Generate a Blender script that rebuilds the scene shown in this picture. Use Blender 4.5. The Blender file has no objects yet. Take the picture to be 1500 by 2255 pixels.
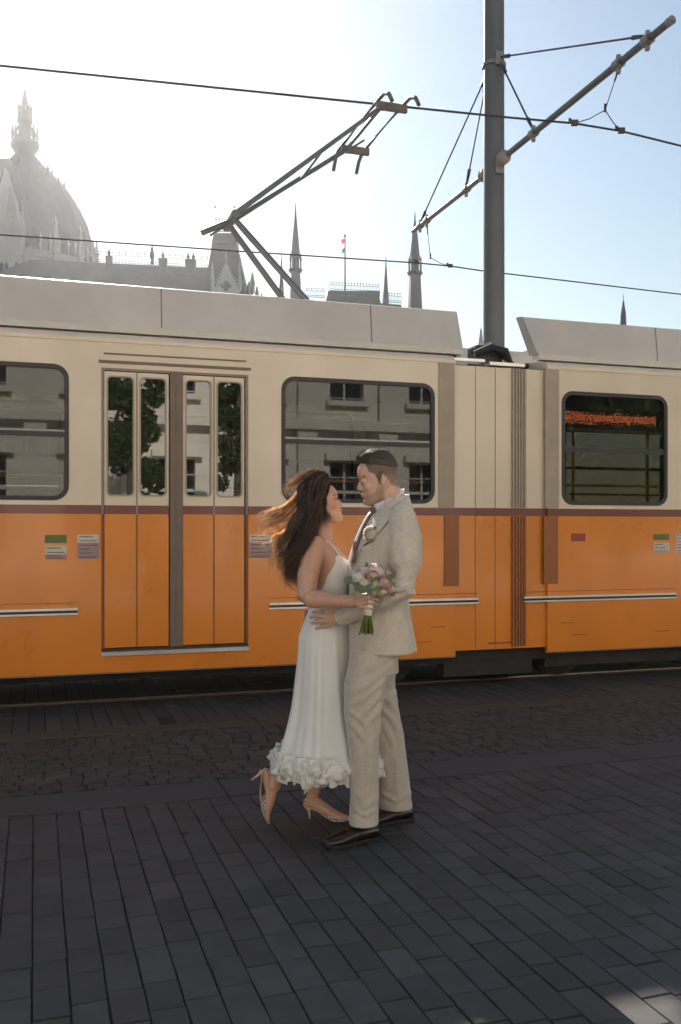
import bpy, bmesh, math, random
import numpy as np
from mathutils import Vector, Matrix, noise, geometry
from mathutils.bvhtree import BVHTree
R = math.radians
random.seed(7)
SC = bpy.context.scene
COL = SC.collection
# ------------------------------------------------------------ camera, sky, sun
FPX, HOR, CX, EYE = 2050.0, 1165.0, 750.0, 1.44      # focal length and horizon in photo pixels, eye height
cam_d = bpy.data.cameras.new('camera')
cam = bpy.data.objects.new('camera', cam_d); COL.objects.link(cam)
cam.location = (0, 0, EYE); cam.rotation_euler = (R(90), 0, 0)
cam_d.sensor_fit = 'HORIZONTAL'; cam_d.sensor_width = 24.0
cam_d.lens = FPX/1500*24.0
cam_d.shift_y = (HOR-1127.5)/1500
cam_d.clip_start = 0.05; cam_d.clip_end = 3000
SC.camera = cam
SUN_EL, SUN_AZ = 32.3, -17.5
w = bpy.data.worlds.new('World'); SC.world = w; w.use_nodes = True
nt = w.node_tree
bg = nt.nodes['Background']
sky = nt.nodes.new('ShaderNodeTexSky'); sky.sky_type = 'NISHITA'; sky.sun_disc = False
sky.sun_elevation = R(SUN_EL); sky.sun_rotation = R(SUN_AZ)
sky.air_density = 1.5; sky.dust_density = 0.35; sky.ozone_density = 1.0; sky.altitude = 100
nt.links.new(sky.outputs[0], bg.inputs[0]); bg.inputs[1].default_value = 0.053
sd = bpy.data.lights.new('sun', 'SUN'); sd.energy = 5.0; sd.angle = R(0.6); sd.color = (1.0, 0.92, 0.81)
sun = bpy.data.objects.new('sun', sd); COL.objects.link(sun)
sv = Vector((math.sin(R(SUN_AZ))*math.cos(R(SUN_EL)), math.cos(R(SUN_AZ))*math.cos(R(SUN_EL)), math.sin(R(SUN_EL))))
sun.rotation_euler = sv.to_track_quat('Z', 'Y').to_euler(); sun.location = sv*60
SC.view_settings.view_transform = 'Standard'; SC.view_settings.look = 'None'
SC.view_settings.exposure = 1.07; SC.view_settings.gamma = 1.0
SC.render.engine = 'CYCLES'
# ------------------------------------------------------------ helpers
def at(px, py, Y):
    return Vector(((px-CX)/FPX*Y, Y, EYE+(HOR-py)/FPX*Y))
PHI = math.atan2(FPX, 7000-CX)                       # the track runs away to the right
CP, SP = math.cos(PHI), math.sin(PHI)
TR = Matrix.Rotation(PHI, 4, 'Z')                    # (s along the track, d across it, z) -> world
def sd_(px, py, d):                                  # photo pixel on the vertical plane d -> (s, d, z)
    a = (px-CX)/FPX; r = d/(CP-SP*a)
    return (r*(CP*a+SP), d, EYE+(HOR-py)/FPX*r)
WM = {}
class MB:
    def __init__(s, M=None):
        s.v = []; s.f = []; s.M = M; s.mi = []; s.cur = 0
    def _a(s, vs, fs):
        o = len(s.v); s.v += [Vector(x) for x in vs]
        s.f += [tuple(i+o for i in f) for f in fs]; s.mi += [s.cur]*len(fs); return s
    def box(s, a, b):
        x0,y0,z0 = a; x1,y1,z1 = b
        if x0>x1: x0,x1=x1,x0
        if y0>y1: y0,y1=y1,y0
        if z0>z1: z0,z1=z1,z0
        return s._a([(x0,y0,z0),(x1,y0,z0),(x1,y1,z0),(x0,y1,z0),(x0,y0,z1),(x1,y0,z1),(x1,y1,z1),(x0,y1,z1)],
                    [(0,3,2,1),(4,5,6,7),(0,1,5,4),(1,2,6,5),(2,3,7,6),(3,0,4,7)])
    def rings(s, rs, caps=True, closed=True):
        n = len(rs[0]); vs = [p for r in rs for p in r]; fs = []
        for i in range(len(rs)-1):
            for j in range(n if closed else n-1):
                k = (j+1) % n
                fs.append((i*n+j, i*n+k, (i+1)*n+k, (i+1)*n+j))
        if caps:
            fs.append(tuple(range(n-1, -1, -1))); m = (len(rs)-1)*n
            fs.append(tuple(range(m, m+n)))
        return s._a(vs, fs)
    def tube(s, pts, rad, seg=8, caps=True, ref=None, round_=False):
        pts = [Vector(p) for p in pts]; n = len(pts)
        if not isinstance(rad, (list, tuple)): rad = [rad]*n
        rad = [r if isinstance(r, tuple) else (r, r) for r in rad]
        T = []
        for i in range(n):
            t = (pts[min(i+1,n-1)]-pts[max(i-1,0)]); T.append(t.normalized() if t.length else Vector((0,0,1)))
        ref = Vector(ref) if ref else (Vector((0,1,0)) if abs(T[0].y) < .9 else Vector((1,0,0)))
        P = list(pts); RR = list(rad)
        if round_:
            h = max(rad[0]); g = max(rad[-1])
            pre = [(pts[0]-T[0]*h*math.sin(k), tuple(x*math.cos(k) for x in rad[0])) for k in (1.35,.95,.5)]
            post = [(pts[-1]+T[-1]*g*math.sin(k), tuple(x*math.cos(k) for x in rad[-1])) for k in (.5,.95,1.35)]
            P = [p for p,_ in pre]+P+[p for p,_ in post]; RR = [q for _,q in pre]+RR+[q for _,q in post]
            T = [T[0]]*3+T+[T[-1]]*3
        rs = []
        for p, t, (ru, rv) in zip(P, T, RR):
            u = (ref - t*ref.dot(t))
            if u.length < 1e-4: u = t.orthogonal()
            u.normalize(); v = t.cross(u)
            rs.append([p+u*ru*math.cos(2*math.pi*k/seg)+v*rv*math.sin(2*math.pi*k/seg) for k in range(seg)])
        return s.rings(rs, caps)
    def cyl(s, a, b, r, r2=None, seg=12): return s.tube([a, b], [r, r if r2 is None else r2], seg)
    def lathe(s, c, prof, seg=16, caps=True):
        c = Vector(c)
        return s.rings([[c+Vector((r*math.cos(2*math.pi*k/seg), r*math.sin(2*math.pi*k/seg), z)) for k in range(seg)] for r, z in prof], caps)
    def ball(s, c, r, seg=14, n=9, M=None):
        if not isinstance(r, tuple): r = (r, r, r)
        c = Vector(c); rs = []
        for i in range(n):
            a = -math.pi/2+math.pi*(i+.15)/(n-.7)
            ring = [Vector((r[0]*math.cos(a)*math.cos(2*math.pi*k/seg), r[1]*math.cos(a)*math.sin(2*math.pi*k/seg), r[2]*math.sin(a))) for k in range(seg)]
            if M: ring = [M @ q for q in ring]
            rs.append([c+q for q in ring])
        return s.rings(rs)
    def prism(s, poly, y0, y1, holes=()):
        """polygon in (x,z) with holes, extruded in y"""
        loops = [list(poly)]+[list(h) for h in holes]
        vs3 = [[Vector((x, z, 0)) for x, z in l] for l in loops]
        tri = geometry.tessellate_polygon(vs3)
        flat = [p for l in loops for p in l]; n = len(flat)
        vs = [(x, y0, z) for x, z in flat]+[(x, y1, z) for x, z in flat]
        fs = []
        for t in tri:
            a, b, c = [Vector(flat[i]) for i in t]
            o = (b-a).x*(c-a).y-(b-a).y*(c-a).x
            t = tuple(t) if o > 0 else tuple(reversed(t))
            fs.append(t); fs.append(tuple(i+n for i in reversed(t)))
        k = 0
        for li, l in enumerate(loops):
            m = len(l); ar = sum(l[i][0]*l[(i+1)%m][1]-l[(i+1)%m][0]*l[i][1] for i in range(m))
            ccw = (ar > 0) == (li == 0)
            for i in range(m):
                a, b = k+i, k+(i+1) % m
                fs.append((a, a+n, b+n, b) if ccw else (a, b, b+n, a+n))
            k += m
        return s._a(vs, fs)
    def build(s, name, mats, parent=None, smooth=False, tint=None, origin=None, auto=None):
        M = s.M
        vs = [M @ v for v in s.v] if M else s.v
        me = bpy.data.meshes.new(name); ob = bpy.data.objects.new(name, me); COL.objects.link(ob)
        if parent is not None:
            ob.parent = parent; inv = WM[parent.name].inverted(); vs = [inv @ v for v in vs]; WM[ob.name] = WM[parent.name].copy()
        else:
            if origin is None:
                xs = [v.x for v in vs]; ys = [v.y for v in vs]; zs = [v.z for v in vs]
                origin = Vector(((min(xs)+max(xs))/2, (min(ys)+max(ys))/2, min(zs)))
            origin = Vector(origin); ob.location = origin; vs = [v-origin for v in vs]
            WM[ob.name] = Matrix.Translation(origin)
        me.from_pydata([tuple(v) for v in vs], [], s.f)
        if not isinstance(mats, (list, tuple)): mats = [mats]
        for m in mats: me.materials.append(m)
        if any(s.mi): me.polygons.foreach_set('material_index', s.mi)
        if smooth: me.polygons.foreach_set('use_smooth', [True]*len(me.polygons))
        if tint is not None:
            ca = me.color_attributes.new('tint', 'FLOAT_COLOR', 'POINT')
            ca.data.foreach_set('color', np.asarray(tint, dtype=np.float32).ravel())
        me.validate(); me.update()
        if auto is not None:
            try: me.set_sharp_from_angle(angle=R(auto))
            except Exception: pass
        return ob
def tagit(o, label=None, cat=None, group=None, kind=None):
    if label: o['label'] = label
    if cat: o['category'] = cat
    if group: o['group'] = group
    if kind: o['kind'] = kind
    return o
def thing(name, label, cat, loc=(0,0,0), rotz=0, group=None):
    o = bpy.data.objects.new(name, None); COL.objects.link(o)
    o.empty_display_size = .2
    o.location = loc; o.rotation_euler = (0, 0, rotz)
    WM[o.name] = Matrix.Translation(Vector(loc)) @ Matrix.Rotation(rotz, 4, 'Z')
    return tagit(o, label, cat, group)
# ------------------------------------------------------------ materials
def lin(c): return tuple(((x/255+.055)/1.055)**2.4 if x > 10 else x/255/12.92 for x in c)+(1.0,)
def mat(name, col, rough=.6, metal=0, var=.12, vs=8.0, bump=0, bs=60.0, coat=0, tint=False, sss=0, trans=0, spec=.5, bdist=.002, coord='Object', sheen=0, stretch=None):
    m = bpy.data.materials.new(name); m.use_nodes = True; n = m.node_tree; N = n.nodes; L = n.links
    b = N['Principled BSDF']; b.inputs['Roughness'].default_value = rough; b.inputs['Metallic'].default_value = metal
    b.inputs['Specular IOR Level'].default_value = spec
    if coat: b.inputs['Coat Weight'].default_value = coat; b.inputs['Coat Roughness'].default_value = .08
    if sheen: b.inputs['Sheen Weight'].default_value = sheen
    if sss: b.inputs['Subsurface Weight'].default_value = sss; b.inputs['Subsurface Radius'].default_value = (.8,.3,.15); b.inputs['Subsurface Scale'].default_value = .012
    col = tuple(col)[:3]
    tc = N.new('ShaderNodeTexCoord'); mp = N.new('ShaderNodeMapping'); L.new(tc.outputs[coord], mp.inputs[0])
    if stretch: mp.inputs['Scale'].default_value = stretch
    nz = N.new('ShaderNodeTexNoise'); nz.inputs['Scale'].default_value = vs; nz.inputs['Detail'].default_value = 6
    nz.inputs['Roughness'].default_value = .6
    L.new(mp.outputs[0], nz.inputs['Vector'])
    mr = N.new('ShaderNodeMapRange'); mr.inputs['From Min'].default_value = .3; mr.inputs['From Max'].default_value = .7
    mr.inputs['To Min'].default_value = 1-var; mr.inputs['To Max'].default_value = 1+var; L.new(nz.outputs['Fac'], mr.inputs['Value'])
    mx = N.new('ShaderNodeVectorMath'); mx.operation = 'SCALE'; mx.inputs[0].default_value = col; L.new(mr.outputs[0], mx.inputs['Scale'])
    out = mx.outputs[0]
    if tint:
        at_ = N.new('ShaderNodeAttribute'); at_.attribute_name = 'tint'
        mu = N.new('ShaderNodeVectorMath'); mu.operation = 'MULTIPLY'; L.new(out, mu.inputs[0]); L.new(at_.outputs['Color'], mu.inputs[1]); out = mu.outputs[0]
    L.new(out, b.inputs['Base Color'])
    if bump:
        nb = N.new('ShaderNodeTexNoise'); nb.inputs['Scale'].default_value = bs; nb.inputs['Detail'].default_value = 5; L.new(mp.outputs[0], nb.inputs['Vector'])
        bp = N.new('ShaderNodeBump'); bp.inputs['Strength'].default_value = bump; bp.inputs['Distance'].default_value = bdist
        L.new(nb.outputs['Fac'], bp.inputs['Height']); L.new(bp.outputs[0], b.inputs['Normal'])
    if trans:
        tr = N.new('ShaderNodeBsdfTranslucent'); L.new(out, tr.inputs[0]); ms = N.new('ShaderNodeMixShader'); ms.inputs[0].default_value = trans
        L.new(b.outputs[0], ms.inputs[1]); L.new(tr.outputs[0], ms.inputs[2]); L.new(ms.outputs[0], N['Material Output'].inputs[0])
    return m
def emis(name, col, s):
    m = bpy.data.materials.new(name); m.use_nodes = True; b = m.node_tree.nodes['Principled BSDF']
    b.inputs['Base Color'].default_value = (.02,.01,.01,1); b.inputs['Emission Color'].default_value = tuple(col)+(1,); b.inputs['Emission Strength'].default_value = s
    return m
def glassmat(name, tintc, refl_rough=.02, fr=1.45, base=.08):
    """thin pane: tinted transparency plus fresnel mirror"""
    m = bpy.data.materials.new(name); m.use_nodes = True; n = m.node_tree; N = n.nodes; L = n.links
    N.remove(N['Principled BSDF'])
    t = N.new('ShaderNodeBsdfTransparent'); t.inputs[0].default_value = tuple(tintc)+(1,)
    g = N.new('ShaderNodeBsdfGlossy'); g.inputs['Roughness'].default_value = refl_rough; g.inputs['Color'].default_value = (.95,.97,1,1)
    f = N.new('ShaderNodeFresnel'); f.inputs['IOR'].default_value = fr
    ad = N.new('ShaderNodeMath'); ad.operation = 'ADD'; ad.inputs[1].default_value = base; ad.use_clamp = True; L.new(f.outputs[0], ad.inputs[0])
    x = N.new('ShaderNodeMixShader'); L.new(ad.outputs[0], x.inputs[0]); L.new(t.outputs[0], x.inputs[1]); L.new(g.outputs[0], x.inputs[2])
    L.new(x.outputs[0], N['Material Output'].inputs[0]); return m
# ------------------------------------------------------------ ground
M_far = mat('paving_far', (.055,.052,.05), .8, var=.25, vs=.6, bump=.3, bs=8)
M_pav = mat('paver', (.051,.050,.0505), .72, var=.18, vs=9, bump=.35, bs=220, tint=True, bdist=.0015)
M_sett = mat('sett', (.048,.046,.046), .7, var=.22, vs=14, bump=.4, bs=160, tint=True, bdist=.002)
M_joint = mat('joint', (.021,.020,.020), .95, var=.3, vs=30, bump=.4, bs=200)
M_kerb = mat('granite', (.052,.052,.055), .75, var=.16, vs=120, bump=.3, bs=300)
M_redk = mat('red_granite', (.062,.050,.046), .75, var=.16, vs=100, bump=.3, bs=260)
def blotch(m, sc, amt, spots=False):
    n = m.node_tree; N = n.nodes; L = n.links; b = N['Principled BSDF']; src = b.inputs['Base Color'].links[0].from_socket
    tc = N.new('ShaderNodeTexCoord'); nz = N.new('ShaderNodeTexNoise'); nz.inputs['Scale'].default_value = sc; nz.inputs['Detail'].default_value = 8; nz.inputs['Roughness'].default_value = .65; L.new(tc.outputs['Object'], nz.inputs[0])
    mr = N.new('ShaderNodeMapRange'); mr.inputs[1].default_value = .35; mr.inputs[2].default_value = .65; mr.inputs[3].default_value = 1-amt; mr.inputs[4].default_value = 1+amt; L.new(nz.outputs['Fac'], mr.inputs[0]); f = mr.outputs[0]
    if spots:
        vo = N.new('ShaderNodeTexVoronoi'); vo.inputs['Scale'].default_value = 2.1; L.new(tc.outputs['Object'], vo.inputs['Vector'])
        m2 = N.new('ShaderNodeMapRange'); m2.inputs[1].default_value = .035; m2.inputs[2].default_value = .055; m2.inputs[3].default_value = .45; m2.inputs[4].default_value = 1; L.new(vo.outputs['Distance'], m2.inputs[0])
        mm = N.new('ShaderNodeMath'); mm.operation = 'MULTIPLY'; L.new(f, mm.inputs[0]); L.new(m2.outputs[0], mm.inputs[1]); f = mm.outputs[0]
    mu = N.new('ShaderNodeVectorMath'); mu.operation = 'SCALE'; L.new(src, mu.inputs[0]); L.new(f, mu.inputs['Scale']); L.new(mu.outputs[0], b.inputs['Base Color'])
    rr = N.new('ShaderNodeMapRange'); rr.inputs[3].default_value = b.inputs['Roughness'].default_value-.16; rr.inputs[4].default_value = b.inputs['Roughness'].default_value+.12; L.new(nz.outputs['Fac'], rr.inputs[0]); L.new(rr.outputs[0], b.inputs['Roughness'])
blotch(M_pav, 1.3, .22, True); blotch(M_sett, 1.6, .22); blotch(M_kerb, 2.0, .18)
g = MB(); g._a([(-900,-900,-.02),(900,-900,-.02),(900,900,-.02),(-900,900,-.02)], [(0,1,2,3)])
tagit(g.build('ground', M_far, origin=(0,0,-.02)), kind='structure')
def blocks(name, M, items, h, bev, joint_rect, seed):
    """items: list of quads [(s,d)x4]; each becomes a slightly raised, slightly tilted stone"""
    rnd = random.Random(seed); mb = MB(TR); tint = []
    for q in items:
        cx = sum(p[0] for p in q)/4; cy = sum(p[1] for p in q)/4
        dz = rnd.gauss(0, .0011); tx = rnd.gauss(0, .008); ty = rnd.gauss(0, .008)
        def hz(p): return h+dz+(p[0]-cx)*tx+(p[1]-cy)*ty
        top = []; 
        for p in q:
            ux, uy = cx-p[0], cy-p[1]; l = math.hypot(ux, uy)
            top.append((p[0]+ux/l*bev*1.4, p[1]+uy/l*bev*1.4))
        vs = [(p[0], p[1], -.012) for p in q]+[(p[0], p[1], hz(p)-bev*.7) for p in q]+[(p[0], p[1], hz(p)) for p in top]
        fs = [(8,9,10,11)]+[(i, (i+1)%4, 4+(i+1)%4, 4+i) for i in range(4)]+[(4+i, 4+(i+1)%4, 8+(i+1)%4, 8+i) for i in range(4)]
        mb._a(vs, fs)
        t = max(.62, 1+rnd.gauss(0, .13)); wv = rnd.gauss(0, .03)
        tint += [(t*(1+wv), t, t*(1-wv), 1)]*12
    ob = mb.build(name, M, tint=tint, origin=(0,0,0)); tagit(ob, kind='structure')
    s0, d0, s1, d1, z = joint_rect
    j = MB(TR); j._a([(s0,d0,z),(s1,d0,z),(s1,d1,z),(s0,d1,z)], [(0,1,2,3)])
    j.build(name+'_joints', M_joint, parent=ob)
    return ob
def paver_quads(s0, s1, d0, d1, wd, ln, gap, seed, jit=.0012, long_=False):
    rnd = random.Random(seed); out = []; s = s0
    while s < s1:
        d = d0-rnd.random()*ln
        while d < d1:
            l = ln*rnd.choice((1,1,1,1.0,1.28,.86)) if not long_ else ln
            a, b = max(d, d0), min(d+l-gap, d1)
            if b-a > .03:
                J = lambda: rnd.gauss(0, jit)
                out.append([(s+J(), a+J()), (s+wd-gap*1.3+J(), a+J()), (s+wd-gap*1.3+J(), b+J()), (s+J(), b+J())])
            d += l
        s += wd
    return out
blocks('pavement', M_pav, paver_quads(-7, 16, -1.5, 4.94, 0.111, .205, .0042, 3), .0, .003, (-40,-1.6,40,4.95,-.0065), 11)
blocks('track_paving', M_pav, paver_quads(-7, 18, 6.93, 7.98, .116, 1.05, .007, 5, long_=True), .0, .003, (-40,6.92,60,7.99,-.0065), 12)
blocks('inner_track_paving', M_pav, paver_quads(-6, 18, 8.13, 9.43, .116, 1.3, .007, 6, long_=True), .0, .003, (-40,8.12,60,9.44,-.0065), 13)
# small setts laid in waves
rnd = random.Random(21); q = []
def wave(u): return .20*abs(math.sin(math.pi*u/1.35))
for k in range(-4, 22):
    u = -7+rnd.random()*.1
    while u < 17:
        l = .105+rnd.random()*.05
        def P(uu, vv): return (uu, 5.31+vv*.088+wave(uu+ (0 if int(vv)%1==0 else 0)))
        a = [P(u, k), P(u+l-.008, k), P(u+l-.008, k+.9), P(u, k+.9)]
        a = [(x+rnd.gauss(0,.003), y+rnd.gauss(0,.0035)) for x, y in a]
        if all(5.30 < y < 6.70 for _, y in a): q.append(a)
        elif any(5.32 < y < 6.68 for _, y in a):
            a = [(x, min(max(y, 5.302), 6.698)) for x, y in a]
            if abs(a[2][1]-a[1][1]) > .02 and abs(a[3][1]-a[0][1]) > .02: q.append(a)
        u += l
blocks('sett_strip', M_sett, q, -.001, .006, (-40,5.29,60,6.71,-.010), 14)
def kerb(name, d0, d1, ln, M, h, seed):
    rnd = random.Random(seed); mb = MB(TR); s = -8-rnd.random()
    while s < 20:
        mb.box((s+.003, d0+.003, -.015), (s+ln-.003, d1-.003, h+rnd.gauss(0,.0008))); s += ln*rnd.uniform(.9, 1.1)
        if s: pass
    # keep blocks from overlapping: rebuild evenly
    mb = MB(TR); s = -8
    while s < 20:
        l = ln*rnd.uniform(.85, 1.15); z = h+rnd.gauss(0,.0008)
        x0,x1,y0,y1 = s+.003, s+l-.003, d0+.002, d1-.002
        b=.004
        mb._a([(x0,y0,-.015),(x1,y0,-.015),(x1,y1,-.015),(x0,y1,-.015),(x0,y0,z-b),(x1,y0,z-b),(x1,y1,z-b),(x0,y1,z-b),(x0+b,y0+b,z),(x1-b,y0+b,z),(x1-b,y1-b,z),(x0+b,y1-b,z)],
              [(0,3,2,1),(8,9,10,11)]+[(i,(i+1)%4,4+(i+1)%4,4+i) for i in range(4)]+[(4+i,4+(i+1)%4,8+(i+1)%4,8+i) for i in range(4)])
        s += l
    ob = mb.build(name, M, origin=(0,0,0)); tagit(ob, kind='structure')
kerb('kerb', 4.955, 5.285, 1.35, M_kerb, .004, 4)
kerb('edging', 6.715, 6.915, 1.5, M_redk, .003, 9)
M_rail = mat('rail_steel', (.42,.40,.38), .28, 1, var=.2, vs=20)
M_rust = mat('rail_rust', (.10,.055,.035), .8, var=.3, vs=30)
for d, lab in ((8.06, 'worn steel tram rail nearest the couple, bright along its top'), (9.50, 'steel tram rail farther under the passing tram'),
            (12.4, 'near steel rail of the empty track behind the tram'), (13.84, 'far steel rail of the empty track behind the tram')):
    mb = MB(TR)
    mb.box((-40, d-.035, -.02), (60, d+.025, .006))
    mb.cur = 1; mb.box((-40, d+.03, -.02), (60, d+.055, .004)); mb.box((-40, d-.06, -.02), (60, d-.038, .003))
    tagit(mb.build('tram_rail', [M_rail, M_rust], origin=TR@Vector((3, d, 0))), lab, 'rail', 'tram rails')
M_sq = mat('bounce_square_stone', (.54,.52,.48), .8, var=.15, vs=1.0, bump=.3, bs=12)
m = MB(TR); m._a([(-60,-30,-.004),(60,-30,-.004),(60,-1.6,-.004),(-60,-1.6,-.004)], [(0,1,2,3)])
tagit(m.build('bounce_square_paving', M_sq, origin=(0,-8,0)), kind='structure')  # unseen square behind the camera, made pale to bounce fill light
# ------------------------------------------------------------ tram
M_or = mat('orange_paint', (.68,.205,.008), .32, var=.07, vs=2.2, coat=.5, bump=.03, bs=3, bdist=.01, stretch=(1,1,.35))
M_cr = mat('cream_paint', (.68,.575,.45), .34, var=.05, vs=1.5, coat=.4, bump=.03, bs=3, bdist=.01, stretch=(1,1,.35))
M_st = mat('maroon_stripe', (.16,.035,.025), .35, var=.06, coat=.4)
M_gr = mat('roof_grey', (.50,.475,.46), .5, var=.06, vs=1.2, bump=.05, bs=4, bdist=.01)
M_gl2 = mat('roof_light', (.55,.51,.46), .5, var=.06)
M_bk = mat('rubber_black', (.018,.018,.02), .45, var=.1)
M_dk = mat('underframe', (.022,.020,.018), .8, var=.3, vs=6, bump=.4, bs=30)
M_al = mat('aluminium', (.62,.61,.6), .3, 1, var=.08)
M_sl = mat('seam_brown', (.17,.12,.09), .5, var=.1)
M_ye = mat('yellow_rail', (.75,.36,.02), .35, var=.05, coat=.3)
M_in = mat('interior_lining', (.20,.19,.18), .6, var=.1)
M_fl = mat('interior_floor', (.05,.05,.05), .7, var=.2)
M_seat = mat('seat_fabric', (.10,.04,.035), .8, var=.2, vs=30)
M_glass = glassmat('tram_glass', (.60,.61,.60), .01, 1.35, .02)
M_glassf = glassmat('tram_far_glass', (.34,.34,.33), .01, 1.3, .0)
M_glassd = glassmat('tram_door_glass', (.42,.43,.42), .01, 1.4, .09)
D = 7.63; DT = 8.78; DB = 9.93                       # near side, centre line, far side
tpos = TR @ Vector((3.0, DT, 0))
for M_, a_ in ((M_or, .06), (M_cr, .05), (M_gr, .09)):
    blotch(M_, .9, a_)
TM = thing('tram', 'orange and cream articulated tram with maroon stripe passing behind the couple', 'tram', tpos, PHI)
SJ = sd_(1100, 1200, D)[0]                            # articulation joint
S0, S1 = -9.5, 15.0
def S(px): return sd_(px, 1165, D)[0]
def rr(x0, z0, x1, z1, r, n=6):
    out = []
    for cx_, cz_, a0 in ((x1-r,z0+r,-90),(x1-r,z1-r,0),(x0+r,z1-r,90),(x0+r,z0+r,180)):
        for k in range(n+1):
            a = R(a0+90*k/n); out.append((cx_+r*math.cos(a), cz_+r*math.sin(a)))
    return out
WZ0, WZ1 = 1.665, 2.735
wins = [(S(612)+.03, S(962)-.02), (S(1237), S(1470))]
w1r = S(152); ww = wins[0][1]-wins[0][0]
wins.append((w1r-1.5, w1r)); wins.append((w1r-3.2, w1r-1.72)); wins.append((w1r-6.6, w1r-5.1))
w4 = S(1512); wins += [(w4, w4+1.45), (w4+3.1, w4+4.55), (w4+4.75, w4+6.2)]
doors = [(S(223), S(547)), (w1r-4.95, w1r-3.4), (w4+1.62, w4+2.95)]
J0, J1 = S(1003), S(1206)                             # cover strips of the joint
zb, zs0, zs1, zt = .285, 1.560, 1.630, 2.93
def panel(name, M, s0, s1, z0, z1, holes, d=D, th=.045, parent=TM):
    m = MB(TR); hs = [h for h in holes if h]; m.prism([(s0,z0),(s1,z0),(s1,z1),(s0,z1)], d, d+th, hs); return m.build(name, M, parent)
SECT = [(S0, J0), (J1, S1)]
for (a, b) in SECT:
    ws = [rr(x0, WZ0, x1, WZ1, .115) for x0, x1 in wins if a < x0 and x1 < b]
    ds = [(x0, x1) for x0, x1 in doors if a < x0 and x1 < b]
    for side, d0 in ((0, D), (1, DB-.045)):
        # door openings split the panels
        edges = sorted([a]+[e for x in ds for e in x]+[b]); 
        if side == 1: edges = [a, b]
        for i in range(0, len(edges), 2):
            u, v = edges[i], edges[i+1]
            if not side: u, v = u, v
            ww_ = [h for h in ws if u < h[0][0] < v]
            panel('upper_panel', M_cr, u, v, zs1, zt, ww_, d0)
            panel('stripe', M_st, u, v, zs0, zs1, [], d0-.002 if not side else d0)
            panel('lower_panel', M_or, u, v, zb, zs0, [], d0)
        for x0, x1 in (ds if not side else []):
            panel('door_header', M_cr, x0, x1, 2.725, zt, [], d0)
            panel('door_sill_panel', M_or, x0, x1, zb, .47, [], d0)
# curved roof edge and roof
for (a, b) in SECT:
    m = MB(TR); pr_ = [(D+.0,zt),(D+.004,zt+.03),(D+.02,zt+.055),(D+.06,zt+.075),(D+.16,zt+.10),(DT,zt+.16),(DB-.16,zt+.10),(DB-.02,zt+.055),(DB,zt),(DB-.05,zt-.02),(DT,zt+.08),(D+.05,zt-.02)]
    m.rings([[(a, y, z) for y, z in pr_], [(b, y, z) for y, z in pr_]]); m.build('roof', M_cr, TM, smooth=False)
    m = MB(TR); m.box((a, D-.008, zt+.000), (b, D+.012, zt+.016)); m.build('rain_gutter', M_cr, TM)
    m = MB(TR); m.box((a+.02, D+.05, .34), (b-.02, DB-.05, .40)); m.build('floor', M_fl, TM)
    m = MB(TR); m.box((a+.02, D+.06, 2.80), (b-.02, DB-.06, 2.83)); m.build('ceiling', M_in, TM)
    m = MB(TR); m.box((a+.02, D+.05, zb+.1), (b-.02, D+.06, 1.60)); m.box((a+.02, DB-.06, zb+.1), (b-.02, DB-.05, 1.60)); m.build('inner_wall', M_in, TM)
# roof equipment covers along both edges
ca = [(S0, sd_(1016, 1165, 7.9)[0]), (sd_(1180, 1165, 7.9)[0], S1)]
for i, (a, b) in enumerate(ca):
    zl, zh = 3.115, 3.462; ov = .06
    m = MB(TR); q_ = [(7.86,zl),(7.90,zh),(7.93,zh+.012),(8.02,zh+.02),(8.02,zl)]
    e0 = b-(0 if i else .0)
    def ring(s, sh): return [(s+sh*(z-zl)/(zh-zl), y, z) for y, z in q_]
    m.rings([ring(a, -.16 if i == 1 else 0), ring(b, .0 if i else -.12)] if False else [ring(a, (-.14 if i == 1 else 0)), ring(b, (.0 if i else -.045))])
    cv = m.build('roof_cover', M_gr, TM)
    m = MB(TR); m.box((a+.01,7.852,zl-.055),(b-.01,7.98,zl-.002)); m.build('cover_lip', M_gl2, cv)
    s = a+(1.35 if i else 1.15)
    while s < b-.3:
        m = MB(TR); m._a([(s,7.8565,zl+.004),(s+.009,7.8565,zl+.004),(s+.009,7.897,zh),(s,7.897,zh)], [(0,1,2,3)]); m.build('cover_seam', M_sl, cv); s += 1.87
    m = MB(TR); m.box((a+.05,7.9,zt+.07),(b-.05,7.96,zl-.056)); 
    m.build('cover_support', M_bk, cv)
    m = MB(TR); m.rings([[(a, DB-(y-D), z) for y, z in q_][::-1], [(b, DB-(y-D), z) for y, z in q_][::-1]]); m.build('roof_cover', M_gr, TM)
    m = MB(TR); s = a+.3
    while s < b-1.4: 
        m.box((s,8.25,zt+.15),(s+1.0,DB-.6,zt+.15+.22)); s += 1.7
    m.build('roof_box', M_gl2, TM)
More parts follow.
